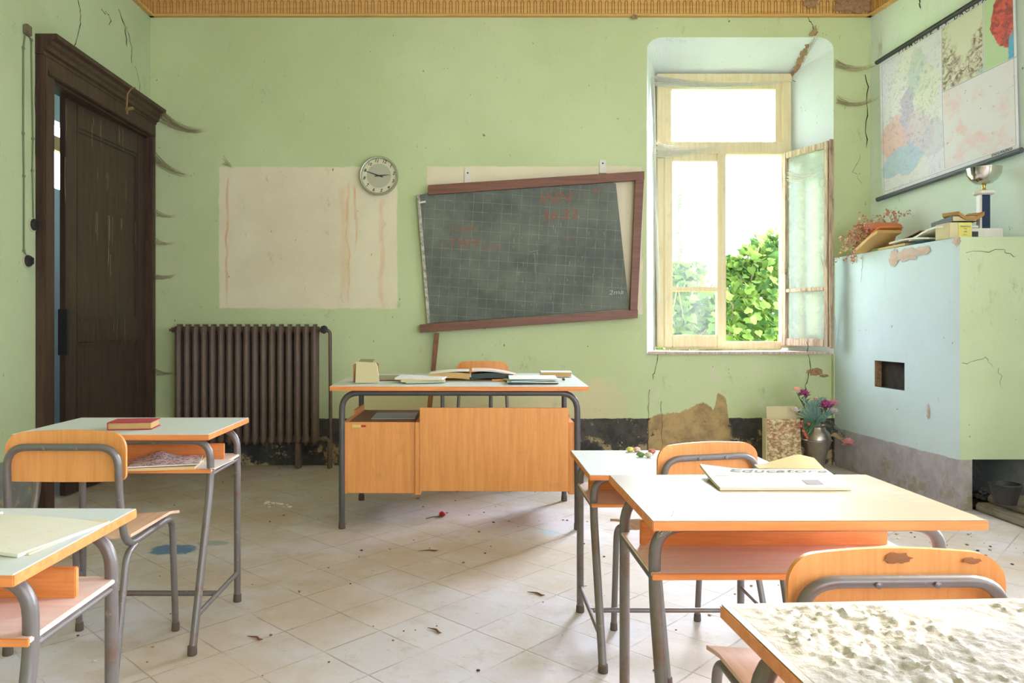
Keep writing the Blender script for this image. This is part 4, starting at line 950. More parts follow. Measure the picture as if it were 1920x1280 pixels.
text_bm(bm, '2ma', 0.05, disc_mat(P(1155, 548, 5.8935), 0.06), 0.0002, 0.2, 1, 1.4)
KEEP[0] = True; obj('chalk_marks', bm, [M_CHALKR, M_CHALKW], slate, smooth=False)
for (px, py, lab) in ((877, 329, 'white metal wall bracket above the blackboard, left of the two'), (1130, 311, 'white metal wall bracket above the blackboard, right of the two')):
    p = P(px, py, DB-0.004); bm = B(); box(bm, p+Vector((-0.028, -0.006, -0.06)), p+Vector((0.028, 0.003, 0.05)), 0.006); box(bm, p+Vector((-0.028, -0.03, -0.062)), p+Vector((0.028, 0.0, -0.056)), 0.002)
    lathe(bm, [(0.007, 0.006), (0.006, 0.009)], p+Vector((0.0, 0.0, 0.02)), 10, mi=1, rot=FR); solo('wall_bracket', bm, [M_WHITE, M_IRON], lab, 'bracket', 'blackboard brackets')
bm = B(); a = P(819, 625, 5.88); b = Vector((P(794, 0, 5.72).x, 5.72, 0.006)); d = (b-a).normalized(); s = Vector((1,0,0)); w = 0.019
pts = [a-s*w, a+s*w, b+s*w, b-s*w]; vs = [bm.verts.new(p) for p in pts]+[bm.verts.new(p+Vector((0,0.022,0.002))) for p in pts]
for f in ((0,1,2,3), (7,6,5,4), (0,4,5,1), (1,5,6,2), (2,6,7,3), (3,7,4,0)): bm.faces.new([vs[i] for i in f])
bmesh.ops.bevel(bm, geom=list(bm.edges), offset=0.002, segments=1, affect='EDGES'); solo('wooden_slat', bm, M_SLAT, 'broken wooden slat leaning on the wall under the blackboard', 'slat')

# ------------------------------------------------------------------ radiator
k5 = 5.77/F; rx0, rx1 = (326-CX)*k5, (597-CX)*k5; n = 17; pitch = (rx1-rx0)/n; rz0, rz1 = 0.19, H+3*k5-0.01
rad = thing('radiator', 'tall rusty cast-iron radiator with seventeen columns under the beige patch', 'radiator', ((rx0+rx1)/2, 5.84, 0))
def sec(bm):
    def col(x0, x1, y0, y1, z0, z1, bev): box(bm, (x0, y0, z0), (x1, y1, z1), bev)
    x = 0; w = 0.0235
    for y in (5.770, 5.845):                         # front and rear water columns
        tube(bm, [(x, y, rz0+0.02), (x, y, rz0+0.05), (x, y, rz0+0.09), (x, y, rz1-0.09), (x, y, rz1-0.05), (x, y, rz1-0.02)], w, 10, radii=[w*0.9, w*1.25, w, w, w*1.2, w*0.9])
    col(x-w*1.15, x+w*1.15, 5.752, 5.865, rz1-0.075, rz1, 0.018); col(x-w*1.15, x+w*1.15, 5.752, 5.865, rz0, rz0+0.06, 0.018)
    col(x-0.006, x+0.006, 5.78, 5.84, rz0+0.05, rz1-0.06, 0.002)
    for z in (rz1-0.045, rz0+0.04): tube(bm, [(x-pitch/2, 5.808, z), (x+pitch/2, 5.808, z)], 0.026, 12)
bm = B(); sec(bm); bmesh.ops.translate(bm, verts=bm.verts, vec=(rx0+pitch/2, 0, 0)); s0 = obj('column', bm, M_RAD, rad)
for k in range(1, n):
    s = s0.copy(); C.objects.link(s); s.parent = rad; s.location = (k*pitch, 0, 0)
px_ = P(617, 0, 5.80).x
bm = B(); tube(bm, fillet([(rx1-0.01, 5.808, rz0+0.04), (px_, 5.808, rz0+0.04), (px_, 5.808, 0.0)], 0.04), 0.016, 12); tube(bm, [(px_-0.05, 5.808, rz0+0.04), (px_-0.015, 5.808, rz0+0.04)], 0.022, 8)
tube(bm, fillet([(rx1-0.01, 5.808, rz1-0.045), (px_+0.006, 5.808, rz1-0.045), (px_+0.006, 5.84, 0.0)], 0.04), 0.0135, 12); tube(bm, [(rx0-0.03, 5.808, rz1-0.045), (rx0+0.01, 5.808, rz1-0.045)], 0.02, 8); tube(bm, [(rx0-0.045, 5.79, rz1-0.045), (rx0-0.02, 5.80, rz1-0.045)], 0.009, 8)
obj('pipe', bm, M_RAD, rad)
bm = B(); c = Vector((px_-0.028, 5.755, rz1-0.042)); lathe(bm, [(0.018, -0.03), (0.018, 0.0), (0.031, 0.004), (0.033, 0.014), (0.030, 0.026), (0.014, 0.030)], c, 8, rot=FR); obj('valve_knob', bm, M_IRON, rad)
bm = B()
for x in (rx0+pitch*2.5, rx0+pitch*14.5): box(bm, (x-0.02, 5.78, 0.0), (x+0.02, 5.85, rz0+0.01), 0.006)
obj('foot', bm, M_RAD, rad)

# ------------------------------------------------------------------ left wall switches and cables
for (px, py, lab) in ((61, 421, 'upper of two black round rotary switches beside the door casing'), (50, 489, 'lower of two black round rotary switches beside the door casing')):
    p = lw(px, py); t = thing('rotary_switch', lab, 'switch', p, 'rotary switches'); RX = Matrix.Rotation(PI/2, 3, 'Y')
    bm = B(); lathe(bm, [(0.034, 0), (0.034, 0.012), (0.030, 0.022), (0.012, 0.026)], p, 20, rot=RX); obj('switch_body', bm, M_IRON, t)
    bm = B(); box(bm, p+Vector((0.022, -0.005, -0.02)), p+Vector((0.042, 0.005, 0.02)), 0.003); obj('switch_knob', bm, M_IRON, t)
    bm = B(); lathe(bm, [(0.042, 0), (0.042, 0.006), (0.036, 0.008)], p-Vector((0.001,0,0)), 20, rot=RX); obj('mounting_ring', bm, M_simple('pale_ring', rgb(190, 184, 160), 0.7), t)
for pts, lab in ((((46, 60), (42, 90), (42, 250), (43, 330), (43, 470), (50, 485)), 'thin painted cable running down to the lower rotary switch'), (((46, 60), (57, 75), (60, 260), (59, 320), (61, 415)), 'thin painted cable running down to the upper rotary switch')):
    bm = B(); tube(bm, [lw(*q)+Vector((0.006, 0, 0)) for q in pts], 0.0045, 6)
    for q in pts[1:-1]: box(bm, lw(*q)+Vector((0, -0.009, -0.009)), lw(*q)+Vector((0.012, 0.009, 0.009)), 0.003)
    solo('electric_cable', bm, M_WIRE, lab, 'cable', 'cables to the rotary switches')
p = lw(46, 56); bm = B(); box(bm, p+Vector((0, -0.02, -0.03)), p+Vector((0.03, 0.03, 0.03)), 0.006); solo('junction_box', bm, M_simple('old_insulator', rgb(120, 108, 86), 0.8, var=0.9), 'small dirty cable insulator above the door corner', 'insulator')
bm = B(); q = Vector((XL+0.12, 5.30, 2.80)); tube(bm, [q+Vector((0,0.10,0.03)), q+Vector((0.01,0.02,0.0)), q+Vector((0.015,-0.05,-0.06)), q+Vector((0.015,-0.06,-0.16)), q+Vector((0.01,-0.04,-0.20))], 0.006, 6); tube(bm, [q+Vector((0.015,-0.06,-0.17)), q+Vector((0.02,0.02,-0.14))], 0.012, 6)
solo('dry_twig', bm, M_simple('dry_twig_bark', rgb(140, 112, 74), 0.9), 'dry twig hanging over the dark door cornice', 'twig')

# ------------------------------------------------------------------ wall map
map_tl, map_bl, map_br = rwp(1654, 116, 0.02), rwp(1659, 372, 0.02), rwp(1917, 284, 0.02)
map_tr = map_tl+(map_br-map_bl)
mp = thing('wall_map', 'large faded hanging school map of a region on black rods', 'map', map_bl)
def map_mat():
    m = Mat('faded_map_print', 0.65, 0, 0.3); u, v = m.u, m.v
    def box_(a, b, c, d, e=0.003): return u.r(a-e, a+e)*u.r(b+e, b-e)*v.r(c-e, c+e)*v.r(d+e, d-e)
    pale = m.mix(m.noise(3, 5, 0.6, uv=True).r(0.35, 0.65), rgb(228, 224, 236), rgb(220, 216, 234))
    # regional map: pastel provinces
    w = m.noise(5, 5, 0.6, uv=True, off=(1,0,0)); w2 = m.noise(5, 5, 0.6, uv=True, off=(0,7,0))
    uu = u+(w-0.5)*0.22; vv = v+(w2-0.5)*0.22
    def ell(a, b, ra, rb, e=0.12): return (((uu-a)/ra).m('POWER', 2)+((vv-b)/rb).m('POWER', 2)).r(1+e, 1-e)
    c = pale
    for (a, b, ra, rb, col, s) in ((0.25, 0.47, 0.24, 0.42, rgb(224, 222, 212), 0.5), (0.14, 0.40, 0.14, 0.14, rgb(228, 180, 176), 0.75), (0.25, 0.56, 0.06, 0.13, rgb(196, 186, 208), 0.9), (0.32, 0.36, 0.12, 0.16, rgb(212, 194, 214), 0.7),
                              (0.19, 0.20, 0.18, 0.10, rgb(176, 200, 222), 0.8), (0.33, 0.76, 0.09, 0.15, rgb(182, 202, 204), 0.6), (0.40, 0.62, 0.09, 0.16, rgb(220, 222, 206), 0.6), (0.44, 0.28, 0.10, 0.12, rgb(198, 196, 220), 0.5)):
        c = m.mix(ell(a, b, ra, rb)*s, c, col)
    ter = m.noise(26, 6, 0.75, uv=True, dist=0.6); c = m.mix(ter.r(0.52, 0.62, 0, 0.45)*ell(0.27, 0.6, 0.26, 0.36, 0.4), c, rgb(132, 142, 138))
    riv = (m.noise(9, 4, 0.6, uv=True, dist=1.5)-0.5).abs().r(0.014, 0.004); c = m.mix(riv*0.3*u.r(0.55, 0.5), c, rgb(90, 130, 160))
    # lower right statistics map
    lr = box_(0.525, 0.985, 0.05, 0.54); c2 = m.mix(m.noise(4, 6, 0.7, uv=True, off=(5,5,0)).r(0.5, 0.65, 0, 0.8), rgb(222, 218, 228), rgb(226, 190, 196)); c2 = m.mix(m.noise(4, 4, 0.6, uv=True, off=(9,1,0)).r(0.58, 0.68, 0, 0.8), c2, rgb(170, 196, 220))
    c2 = m.mix(m.noise(30, 3, 0.7, uv=True).r(0.64, 0.70, 0, 0.7), c2, rgb(150, 130, 140)); c = m.mix(lr, c, c2)
    # relief inset
    rel = m.noise(22, 6, 0.75, uv=True, dist=1.2); mount = ((u-0.68).abs()+(0.76-v)*0.25+(w-0.5)*0.3).r(0.05, 0.10)
    c3 = m.mix(rel.r(0.40, 0.60)*mount, rgb(214, 214, 200), rgb(132, 104, 96)); c3 = m.mix((u*1.0-v*1.0+(w-0.5)*0.2).r(0.20, 0.23)*0.7, c3, rgb(166, 200, 214)); c = m.mix(box_(0.525, 0.80, 0.55, 0.965), c, c3)
    # political inset in red, sea in blue
    red = m.mix(rel.r(0.42, 0.6, 0, 0.75), rgb(214, 96, 92), rgb(120, 70, 76)); c4 = m.mix((((u-0.95)/0.10).m('POWER', 2)+((v-0.82)/0.20).m('POWER', 2)+(w2-0.5)*2.2).r(0.95, 0.85), rgb(184, 206, 172), red)
    c4 = m.mix((u-0.93-(v-0.55)*0.25+(w-0.5)*0.1).r(0.0, 0.01)*v.r(0.72, 0.66), c4, rgb(92, 168, 214)); c = m.mix(box_(0.808, 0.985, 0.55, 0.965), c, c4)
    line = box_(0.02, 0.985, 0.04, 0.97, 0.0015)-box_(0.023, 0.982, 0.043, 0.967, 0.0015); sep = (u-0.522).abs().r(0.0022, 0.0010)*v.r(0.05, 0.06).max(0.0); sep2 = (u-0.804).abs().r(0.002, 0.001)*v.r(0.545, 0.55); sep3 = (v-0.545).abs().r(0.003, 0.0015)*u.r(0.52, 0.525)
    c = m.mix(line.max(sep).max(sep2).max(sep3)*0.6, c, rgb(84, 84, 92))
    c = m.mix(m.noise(2.2, 6, 0.7, uv=True, off=(4,4,0)).r(0.45, 0.75, 0, 0.35), c, rgb(226, 220, 204)); m.col(c); return m.mat
bm = B(); L = bm.loops.layers.uv.verify(); n = 24
def mpt(u, v, o=0): return (map_bl.lerp(map_br, u)).lerp(map_tl.lerp(map_tr, u), v)+nW*(0.002+0.010*math.sin(PI*u)*math.sin(PI*v)+o)
g = [[bm.verts.new(mpt(i/n, j/n)) for i in range(n+1)] for j in range(n+1)]; g2 = [[bm.verts.new(mpt(i/n, j/n, -0.0015)) for i in range(n+1)] for j in range(n+1)]
for j in range(n):
    for i in range(n):
        f = bm.faces.new((g[j][i], g[j][i+1], g[j+1][i+1], g[j+1][i]))
        for l, q in zip(f.loops, ((i, j), (i+1, j), (i+1, j+1), (i, j+1))): l[L].uv = (q[0]/n, q[1]/n)
        bm.faces.new((g2[j][i], g2[j+1][i], g2[j+1][i+1], g2[j][i+1]))
obj('map_sheet', bm, map_mat(), mp)
du = (map_br-map_bl).normalized()
bm = B(); tube(bm, [map_bl-du*0.04+nW*0.012, map_br+du*0.03+nW*0.012], 0.0175, 12); obj('bottom_rod', bm, M_simple('grey_black_rod', rgb(84, 86, 94), 0.45), mp)
bm = B(); tube(bm, [map_tl-du*0.02+nW*0.012, map_tr+du*0.03+nW*0.012], 0.0165, 12); obj('top_rod', bm, M_simple('black_rod', rgb(52, 52, 56), 0.45), mp)
bm = B(); up = (map_tl-map_bl).normalized(); xx = du; Mt = Matrix((list(xx)+[0], list(up)+[0], list(nW)+[0], [0,0,0,1])).transposed()
def mtext(body, size, u, v, sx): M2 = Mt.copy(); M2.translation = mpt(u, v, 0.0012); text_bm(bm, body, size, M2, 0.0002, 0, 0, sx, 0.0006)
mtext('P I E M O N T E   e   V.   D\'A O S T A', 0.040, 0.50, 0.982, 1.3)
mtext('STATO POLITICO', 0.02, 0.9, 0.03, 1); KEEP[0] = True; obj('title', bm, M_INK, mp, smooth=False)

# ------------------------------------------------------------------ things on top of the stove
def st(px, dx, z=SZ): D = sdp(px); return Vector((SXat(D)+dx, D, z+EPS))
POTX = 3.02
pot = thing('terracotta_pot', 'terracotta flower pot with a withered trailing plant, at the far end of the stove top', 'pot', (3.0, 5.5, SZ))
c = Vector((POTX, 5.53, SZ)); bm = B(); TP = Matrix.Rotation(math.radians(4), 3, 'Y')
lathe(bm, [(0.075, 0.0), (0.10, 0.13), (0.104, 0.155), (0.128, 0.158), (0.132, 0.20), (0.124, 0.205), (0.115, 0.19), (0.10, 0.175)], c+Vector((0,0,0.005)), 28, rot=TP); obj('pot_body', bm, M_TERRA, pot)
bm = B(); R = rnd(21)
for k in range(30):
    a = R.uniform(0, 2*PI); q = c+Vector((0.10*math.cos(a), 0.10*math.sin(a), 0.20)); pts = [q]
    if k < 20: tgt = Vector((2.86+R.uniform(-0.10, 0.05)-0.02, 5.56+R.uniform(-0.10, 0.14), SZ+R.uniform(-0.16, 0.16)))
    else: tgt = q+Vector((R.uniform(-0.10, 0.16), R.uniform(-0.1, 0.1), R.uniform(-0.05, 0.08)))
    for j in range(1, 7):
        t_ = j/6; p = q.lerp(tgt, t_)+Vector((0, 0, 0.05*math.sin(PI*t_)))+Vector((R.uniform(-1,1), R.uniform(-1,1), R.uniform(-1,1)))*0.010
        pts.append(p)
    tube(bm, pts, 0.002, 5)
    for p in pts[1:]:
        for _ in range(5 if k < 20 else 2):
            o_ = p+Vector((R.gauss(0,1), R.gauss(0,1), R.gauss(0,1)))*0.011; M3 = TR(o_, R.uniform(0,6), R.uniform(-1.5,1.5), R.uniform(-1.5,1.5)); s_ = R.uniform(0.008, 0.015)
            vs = [bm.verts.new(M3 @ Vector(v)) for v in ((0,-s_,0), (s_*0.7,0,s_*0.4), (0,s_,0), (-s_*0.7,0,s_*0.4))]; f = bm.faces.new(vs); f.material_index = R.choice((0, 0, 1))
KEEP[0] = True; obj('withered_plant', bm, [M_DRY, M_simple('pale_dry_leaf', rgb(214, 196, 176), 0.9)], pot, smooth=False)
edge_rz = math.atan2(1, -0.038)-PI/2        # along the stove edge
bm = B(); sheet(bm, 0.17, 0.33, 0.022, TR(st(1644, 0.0, SZ+0.055), edge_rz, math.radians(-19)), 10, 10, lambda u, v: 0.006*math.sin(v*5), jag=0.002)
solo('writing_pad', bm, M_TAN, 'thick tan pad of sheets leaning up against the terracotta pot', 'pad')
bm = B(); sheet(bm, 0.17, 0.29, 0.005, TR(st(1648, 0.01, SZ+0.096), edge_rz, math.radians(-21)), 8, 8, lambda u, v: 0.004*math.sin(v*6)); solo('book_cover', bm, M_ORP, 'orange cover leaning between the tan pad and the terracotta pot', 'cover')
bm = B(); sheet(bm, 0.14, 0.30, 0.020, TR(st(1646, 0.09), edge_rz)); solo('booklet', bm, M_simple('sage_green_cover', rgb(176, 186, 140), 0.8), 'sage green booklet flat on the stove edge below the tan pad', 'booklet')
stk = [((1668, 0.10), 0.19, 0.30, 0.016, M_PAPERY, 'yellowed booklet lying low on the stove edge, left of the loose papers', lambda u, v: 0.006*(1-v), 0.0),
       ((1703, 0.10), 0.21, 0.42, 0.010, M_PAPERL, 'curled printed papers spread along the stove edge', lambda u, v: 0.014*math.sin(PI*v)+0.012*(1-u)*v, 0.018),
       ((1735, 0.11), 0.22, 0.38, 0.012, M_PAPER, 'upper white papers with a wavy edge, right part of the stove edge', lambda u, v: 0.020*math.sin(3.6*v+0.6)+0.014*(1-v), 0.046)]
for (a, w, d, h, m_, lab, fn, z) in stk:
    bm = B(); sheet(bm, w, d, h, TR(st(a[0], a[1], SZ+z), edge_rz+0.03*(a[0]%5-2)), 10, 14, fn, jag=0.003); solo('loose_papers', bm, m_, lab, 'papers', 'papers on the stove top')
bm = B(); sheet(bm, 0.10, 0.13, 0.03, TR(st(1692, 0.14, SZ+0.020), 0.3), fn=None); solo('blue_packet', bm, M_simple('blue_packet_paper', rgb(110, 164, 204), 0.6), 'small blue packet between the papers on the stove top', 'packet')
bm = B(); sheet(bm, 0.13, 0.26, 0.006, TR(st(1700, 0.065, SZ+0.052), edge_rz, -0.22), fn=lambda u, v: 0.012*v*v); solo('dark_leaflet', bm, M_BRCOV, 'brown curled leaflet tilted on the papers near the blue packet', 'leaflet')
book('book', 'cream book with dark covers lying tilted on the white papers', 'book', tuple(st(1753, 0.12, SZ+0.100)), 0.15, 0.24, 0.036, edge_rz-0.1, M_DKCOV, M_CREAMC, rx=-0.06)
c = P(1797, 441, 4.60); bx0, bx1 = P(1776, 0, 4.60).x, P(1818, 0, 4.60).x
t = thing('card_box', 'small box with a yellow printed label, left of the silver trophy', 'box', (c.x, 4.62, SZ))
bm = B(); box(bm, (bx0, 4.58, SZ+EPS), (bx1, 4.72, SZ+0.098), 0.003); obj('box_body', bm, M_CREAMC, t)
bm = B(); box(bm, (bx0+0.055, 4.577, SZ+0.006), (bx1-0.001, 4.58, SZ+0.096), 0.0005); lb = obj('label', bm, M_YEL, t)
bm = B()
for k, (s_, z, tx) in enumerate(((0.014, 0.072, 'TRIANGLE'), (0.008, 0.058, 'GESSI'), (0.014, 0.040, '100'), (0.010, 0.022, 'N. 2'))): text_bm(bm, tx, s_, disc_mat(Vector(((bx0+0.055+bx1)/2, 4.5765, SZ+z))), 0.0002)
KEEP[0] = True; obj('print', bm, M_INK, lb, smooth=False)
bm = B(); sheet(bm, 0.165, 0.15, 0.022, TR((P(1802, 0, 4.70).x, 4.68, SZ+0.112), 0.05), 14, 6, lambda u, v: 0.035*(2*u-1)**2+0.008*v); solo('curled_card', bm, M_KRAFT, 'curled brown card on top of the yellow-labelled box', 'card')
bm = B(); box(bm, (bx1+0.004, 4.60, SZ+EPS), (bx1+0.055, 4.70, SZ+0.045), 0.002); solo('small_case', bm, M_DKCOV, 'small dark case between the yellow-labelled box and the trophy base', 'case')
bm = B(); sheet(bm, 0.20, 0.14, 0.012, TR((P(1838, 0, 4.86).x, 4.86, SZ+0.0), 0.0)); solo('book', bm, M_TAN, 'thin tan book lying flat behind the trophy base', 'book')
tc = Vector((P(1853, 0, 4.62).x, 4.66, SZ)); kk = 4.66/F
tr = thing('trophy', 'silver cup trophy on a navy column and white marble base', 'trophy', tc)
bm = B(); box(bm, tc+Vector((-0.125, -0.05, EPS)), tc+Vector((0.085, 0.06, 0.066)), 0.003); obj('marble_base', bm, M_MARBLE, tr)
bm = B(); box(bm, tc+Vector((-0.022, -0.022, 0.066)), tc+Vector((0.026, 0.024, 0.278)), 0.002); obj('column', bm, M_NAVY, tr)
bm = B(); box(bm, tc+Vector((-0.036, -0.018, 0.066)), tc+Vector((-0.022, 0.018, 0.278)), 0.002); obj('column_side', bm, M_MARBLE, tr)
bm = B(); lathe(bm, [(0.050, 0.278), (0.060, 0.284), (0.060, 0.300), (0.045, 0.306)], tc, 8); obj('collar', bm, M_MARBLE, tr)
bm = B(); lathe(bm, [(0.022, 0.306), (0.012, 0.316), (0.009, 0.328), (0.014, 0.342)], tc, 16); obj('cup_stem', bm, M_GOLD, tr)
bm = B(); lathe(bm, [(0.014, 0.342), (0.045, 0.350), (0.075, 0.375), (0.092, 0.405), (0.097, 0.440), (0.099, 0.446), (0.095, 0.446), (0.088, 0.405), (0.07, 0.38), (0.02, 0.356)], tc, 32); obj('cup', bm, M_CHROME, tr)

# ------------------------------------------------------------------ corner: speckled waste bin, vase, flowers
DVs = 5.5; kx = DVs/F
bnx0, bnx1 = (1437-CX)*kx, (1500-CX)*kx; tp_z = H-(785-CY)*kx
def speck():
    m = Mat('speckled_card', 0.8); n = m.noise(34, 5, 0.8, (1, 1, 1.6)); c = m.mix(n.r(0.42, 0.62), rgb(150, 112, 74), rgb(222, 206, 168)); c = m.mix(m.noise(22, 4, 0.7, (1,1,3), off=(3,3,3)).r(0.60, 0.66)*m.z.r(0.24, 0.30), c, rgb(206, 110, 74)); m.col(c); m.bump(n, 0.4, 0.006); return m.mat
t = thing('speckled_bin', 'tall square speckled brown bin with a cream sheet sticking out, under the window', 'bin', ((bnx0+bnx1)/2, 5.6, 0))
bm = B(); w = 0.006
prism(bm, [(bnx0+0.012, 0), (bnx1+0.012, 0), (bnx1-0.004, tp_z), (bnx0, tp_z-0.004)], lambda u, v, q: Vector((u, q, v)), 5.49, 5.496); box(bm, (bnx0+0.004, 5.496, 0), (bnx0+0.010, 5.57, tp_z-0.004)); box(bm, (bnx1-0.006, 5.496, 0), (bnx1, 5.57, tp_z)); box(bm, (bnx0+0.01, 5.564, 0), (bnx1, 5.57, tp_z)); box(bm, (bnx0+0.01, 5.49, 0.0), (bnx1, 5.57, 0.01))
obj('bin_body', bm, speck(), t, smooth=False)
bm = B(); box(bm, (bnx0-0.004, 5.496, 0), (bnx0+0.006, 5.57, tp_z), 0.002); obj('side_card', bm, M_CREAMC, t)
bm = B(); sheet(bm, 0.22, 0.30, 0.003, TR(((bnx0+bnx1)/2+0.005, 5.53, tp_z-0.062), 0, math.radians(80)), 10, 10, lambda u, v: 0.01*math.sin(PI*u)); solo('card_sheet', bm, M_CREAMC, 'cream card sheet standing up out of the speckled bin', 'card')
vx_ = (1533-CX)*kx; vc = Vector((vx_, 5.52, 0))
vase = thing('metal_vase', 'brushed metal vase holding dusty artificial flowers in the corner', 'vase', vc)
bm = B(); lathe(bm, [(0.060, 0.0), (0.062, 0.012), (0.048, 0.03), (0.056, 0.10), (0.086, 0.21), (0.104, 0.262), (0.110, 0.266), (0.110, 0.272), (0.102, 0.276), (0.098, 0.30), (0.088, 0.325), (0.066, 0.345), (0.060, 0.365), (0.068, 0.378), (0.066, 0.381), (0.055, 0.365), (0.05, 0.34), (0.06, 0.2)], vc, 32); obj('vase_body', bm, M_PEWTER, vase)
M_TEAL = M_simple('dusty_teal_foliage', rgb(104, 140, 128), 0.85, var=0.6, scale=30, c2=rgb(150, 172, 166)); M_FERN = M_simple('green_plastic_fern', rgb(92, 132, 92), 0.8, var=0.5); M_STEM = M_simple('plastic_stem', rgb(94, 100, 78), 0.8)
PK = {n_: M_simple(n_+'_petals', c_, 0.85, var=0.5, scale=60, c2=d_) for n_, c_, d_ in (('salmon', rgb(232, 176, 160), rgb(236, 196, 190)), ('purple', rgb(166, 70, 120), rgb(206, 130, 170)), ('rosy', rgb(214, 150, 160), rgb(236, 208, 210)), ('white', rgb(214, 206, 206), rgb(190, 170, 180)), ('straw', rgb(176, 156, 112), rgb(140, 118, 84)), ('redberry', rgb(206, 92, 70), rgb(180, 70, 60)), ('carnation', rgb(210, 140, 138), rgb(238, 214, 206)))}
def blossom(bm, c, r, kind, seed):
    R = rnd(seed); c = Vector(c)
    if kind == 'rose': rings = [(0.25, 4, 1.2), (0.55, 5, 0.9), (0.85, 6, 0.55)]; 
    elif kind == 'lily': rings = [(1.0, 6, 0.6)]
    else: rings = [(0.25, 8, 1.3), (0.5, 12, 1.0), (0.75, 14, 0.6), (1.0, 16, 0.2), (1.0, 14, -0.3)]
    for rr, n_, el in rings:
        for k in range(n_):
            a = 2*PI*k/n_+R.uniform(-0.2, 0.2); e = el+R.uniform(-0.15, 0.15); d = Vector((math.cos(a)*math.cos(e), math.sin(a)*math.cos(e)-0.25, math.sin(e))).normalized(); s_ = d.cross(Vector((0.1,0.2,1))).normalized()
            L_ = r*(0.8+0.25*R.random())*(0.6+0.4*rr); w_ = L_*(0.55 if kind == 'rose' else 0.24); u_ = s_.cross(d)
            vs = [bm.verts.new(c+q) for q in (Vector((0,0,0)), d*L_*0.55+s_*w_, d*L_+s_*w_*0.45+u_*L_*0.12, d*L_-s_*w_*0.45+u_*L_*0.12, d*L_*0.55-s_*w_, d*L_*0.6-u_*L_*0.12)]
            bm.faces.new((vs[0], vs[1], vs[5])); bm.faces.new((vs[1], vs[2], vs[5])); bm.faces.new((vs[2], vs[3], vs[5])); bm.faces.new((vs[3], vs[4], vs[5])); bm.faces.new((vs[4], vs[0], vs[5]))
FG = 'artificial flowers in the metal vase'
for k, (px, py, dD, r_, kind, col, lab, nm) in enumerate(((1494, 733, 0.02, 0.034, 'rose', 'salmon', 'salmon artificial rose, the topmost flower in the vase', 'artificial_rose'), (1508, 738, 0.0, 0.036, 'mum', 'purple', 'purple artificial chrysanthemum beside the topmost salmon rose', 'artificial_chrysanthemum'),
        (1532, 750, -0.02, 0.026, 'rose', 'salmon', 'small salmon rosebud at the centre of the bouquet', 'artificial_rose'), (1548, 760, -0.04, 0.042, 'mum', 'purple', 'purple artificial chrysanthemum on the right side of the bouquet', 'artificial_chrysanthemum'),
        (1561, 757, 0.04, 0.040, 'mum', 'rosy', 'pale pink artificial flower at the top right of the bouquet', 'artificial_chrysanthemum'), (1563, 772, 0.0, 0.034, 'mum', 'white', 'small whitish pink flower low at the right of the bouquet', 'artificial_daisy'),
        (1492, 772, 0.0, 0.046, 'lily', 'white', 'greyish white artificial lily at the left of the bouquet', 'artificial_lily'), (1565, 819, -0.10, 0.034, 'rose', 'straw', 'straw-coloured dried rose drooping right of the vase, nearer its rim', 'artificial_rose'),
        (1574, 824, -0.10, 0.030, 'rose', 'straw', 'straw-coloured dried rose drooping right of the vase, beside the carnation', 'artificial_rose'), (1590, 830, -0.12, 0.042, 'mum', 'carnation', 'pink carnation hanging lowest and farthest right of the vase', 'artificial_carnation'))):
    q = P(px, py, DVs+dD); m0 = vc+Vector((0, 0, 0.33)); t = thing(nm, lab, 'flower', vc+Vector((0,0,0.34)), FG); m1 = vc+Vector(((q.x-vc.x)*0.28, dD*0.3, 0.42)); low = py > 800
    bm = B(); tube(bm, fillet([m0+Vector(((q.x-vc.x)*0.05, 0, 0.02)), m1 if not low else vc+Vector((0.07, -0.06, 0.44)), q-Vector((0,0,0.012)) if not low else q+Vector((0, 0.02, 0.02))], 0.08), 0.0028, 6); 
    for s_ in range(4):
        tt = 0.45+0.12*s_; pp = m1.lerp(q, tt); M3 = TR(pp, s_*1.9, 0.8); vs = [bm.verts.new(M3 @ Vector(v)) for v in ((0,0,0), (0.012,0.02,0.004), (0,0.045,0), (-0.012,0.02,0.004))]; bm.faces.new(vs)
    KEEP[0] = True; obj('stem', bm, M_STEM, t); bm = B(); blossom(bm, q, r_*1.25, kind, k+3); KEEP[0] = True; obj('blossom', bm, PK[col], t, smooth=False)
def frond(bm, a, b, nleaf, L_, seed):
    R = rnd(seed); a, b = Vector(a), Vector(b); tube(bm, [a, a.lerp(b, 0.5)+Vector((0,0,0.02)), b], 0.002, 5); d = (b-a).normalized()
    for k in range(nleaf):
        t_ = 0.25+0.75*k/nleaf; p = a.lerp(b, t_)+Vector((0,0,0.02*math.sin(PI*t_)))
        for s_ in (-1, 1):
            o_ = (d.cross(Vector((0, 1, 0.3))).normalized()*s_+d*0.6).normalized(); l_ = L_*(1.1-t_*0.6)*R.uniform(0.8, 1.1); w_ = d*0.004
            bm.faces.new([bm.verts.new(x) for x in (p, p+o_*l_*0.5+w_, p+o_*l_, p+o_*l_*0.5-w_)])
for k, (pl, m_, lab) in enumerate(((((1510, 750), (1524, 752), (1540, 745), (1552, 775), (1506, 768), (1530, 765)), M_TEAL, 'dusty teal artificial foliage spreading from the vase'), (((1500, 800), (1508, 808), (1516, 815), (1522, 800), (1506, 790)), M_FERN, 'green artificial fern drooping over the left side of the vase'))):
    bm = B()
    for j, q in enumerate(pl):
        for jj in range(3): frond(bm, vc+Vector((0, -0.02, 0.37)), P(q[0]+rnd(j*7+jj).uniform(-6, 6), q[1]+rnd(j*5+jj).uniform(-6, 6), 5.44+0.03*jj), 12, 0.045, j*3+jj)
    KEEP[0] = True; solo('artificial_foliage', bm, m_, lab, 'foliage', FG, smooth=False)
bm = B(); R = rnd(31)
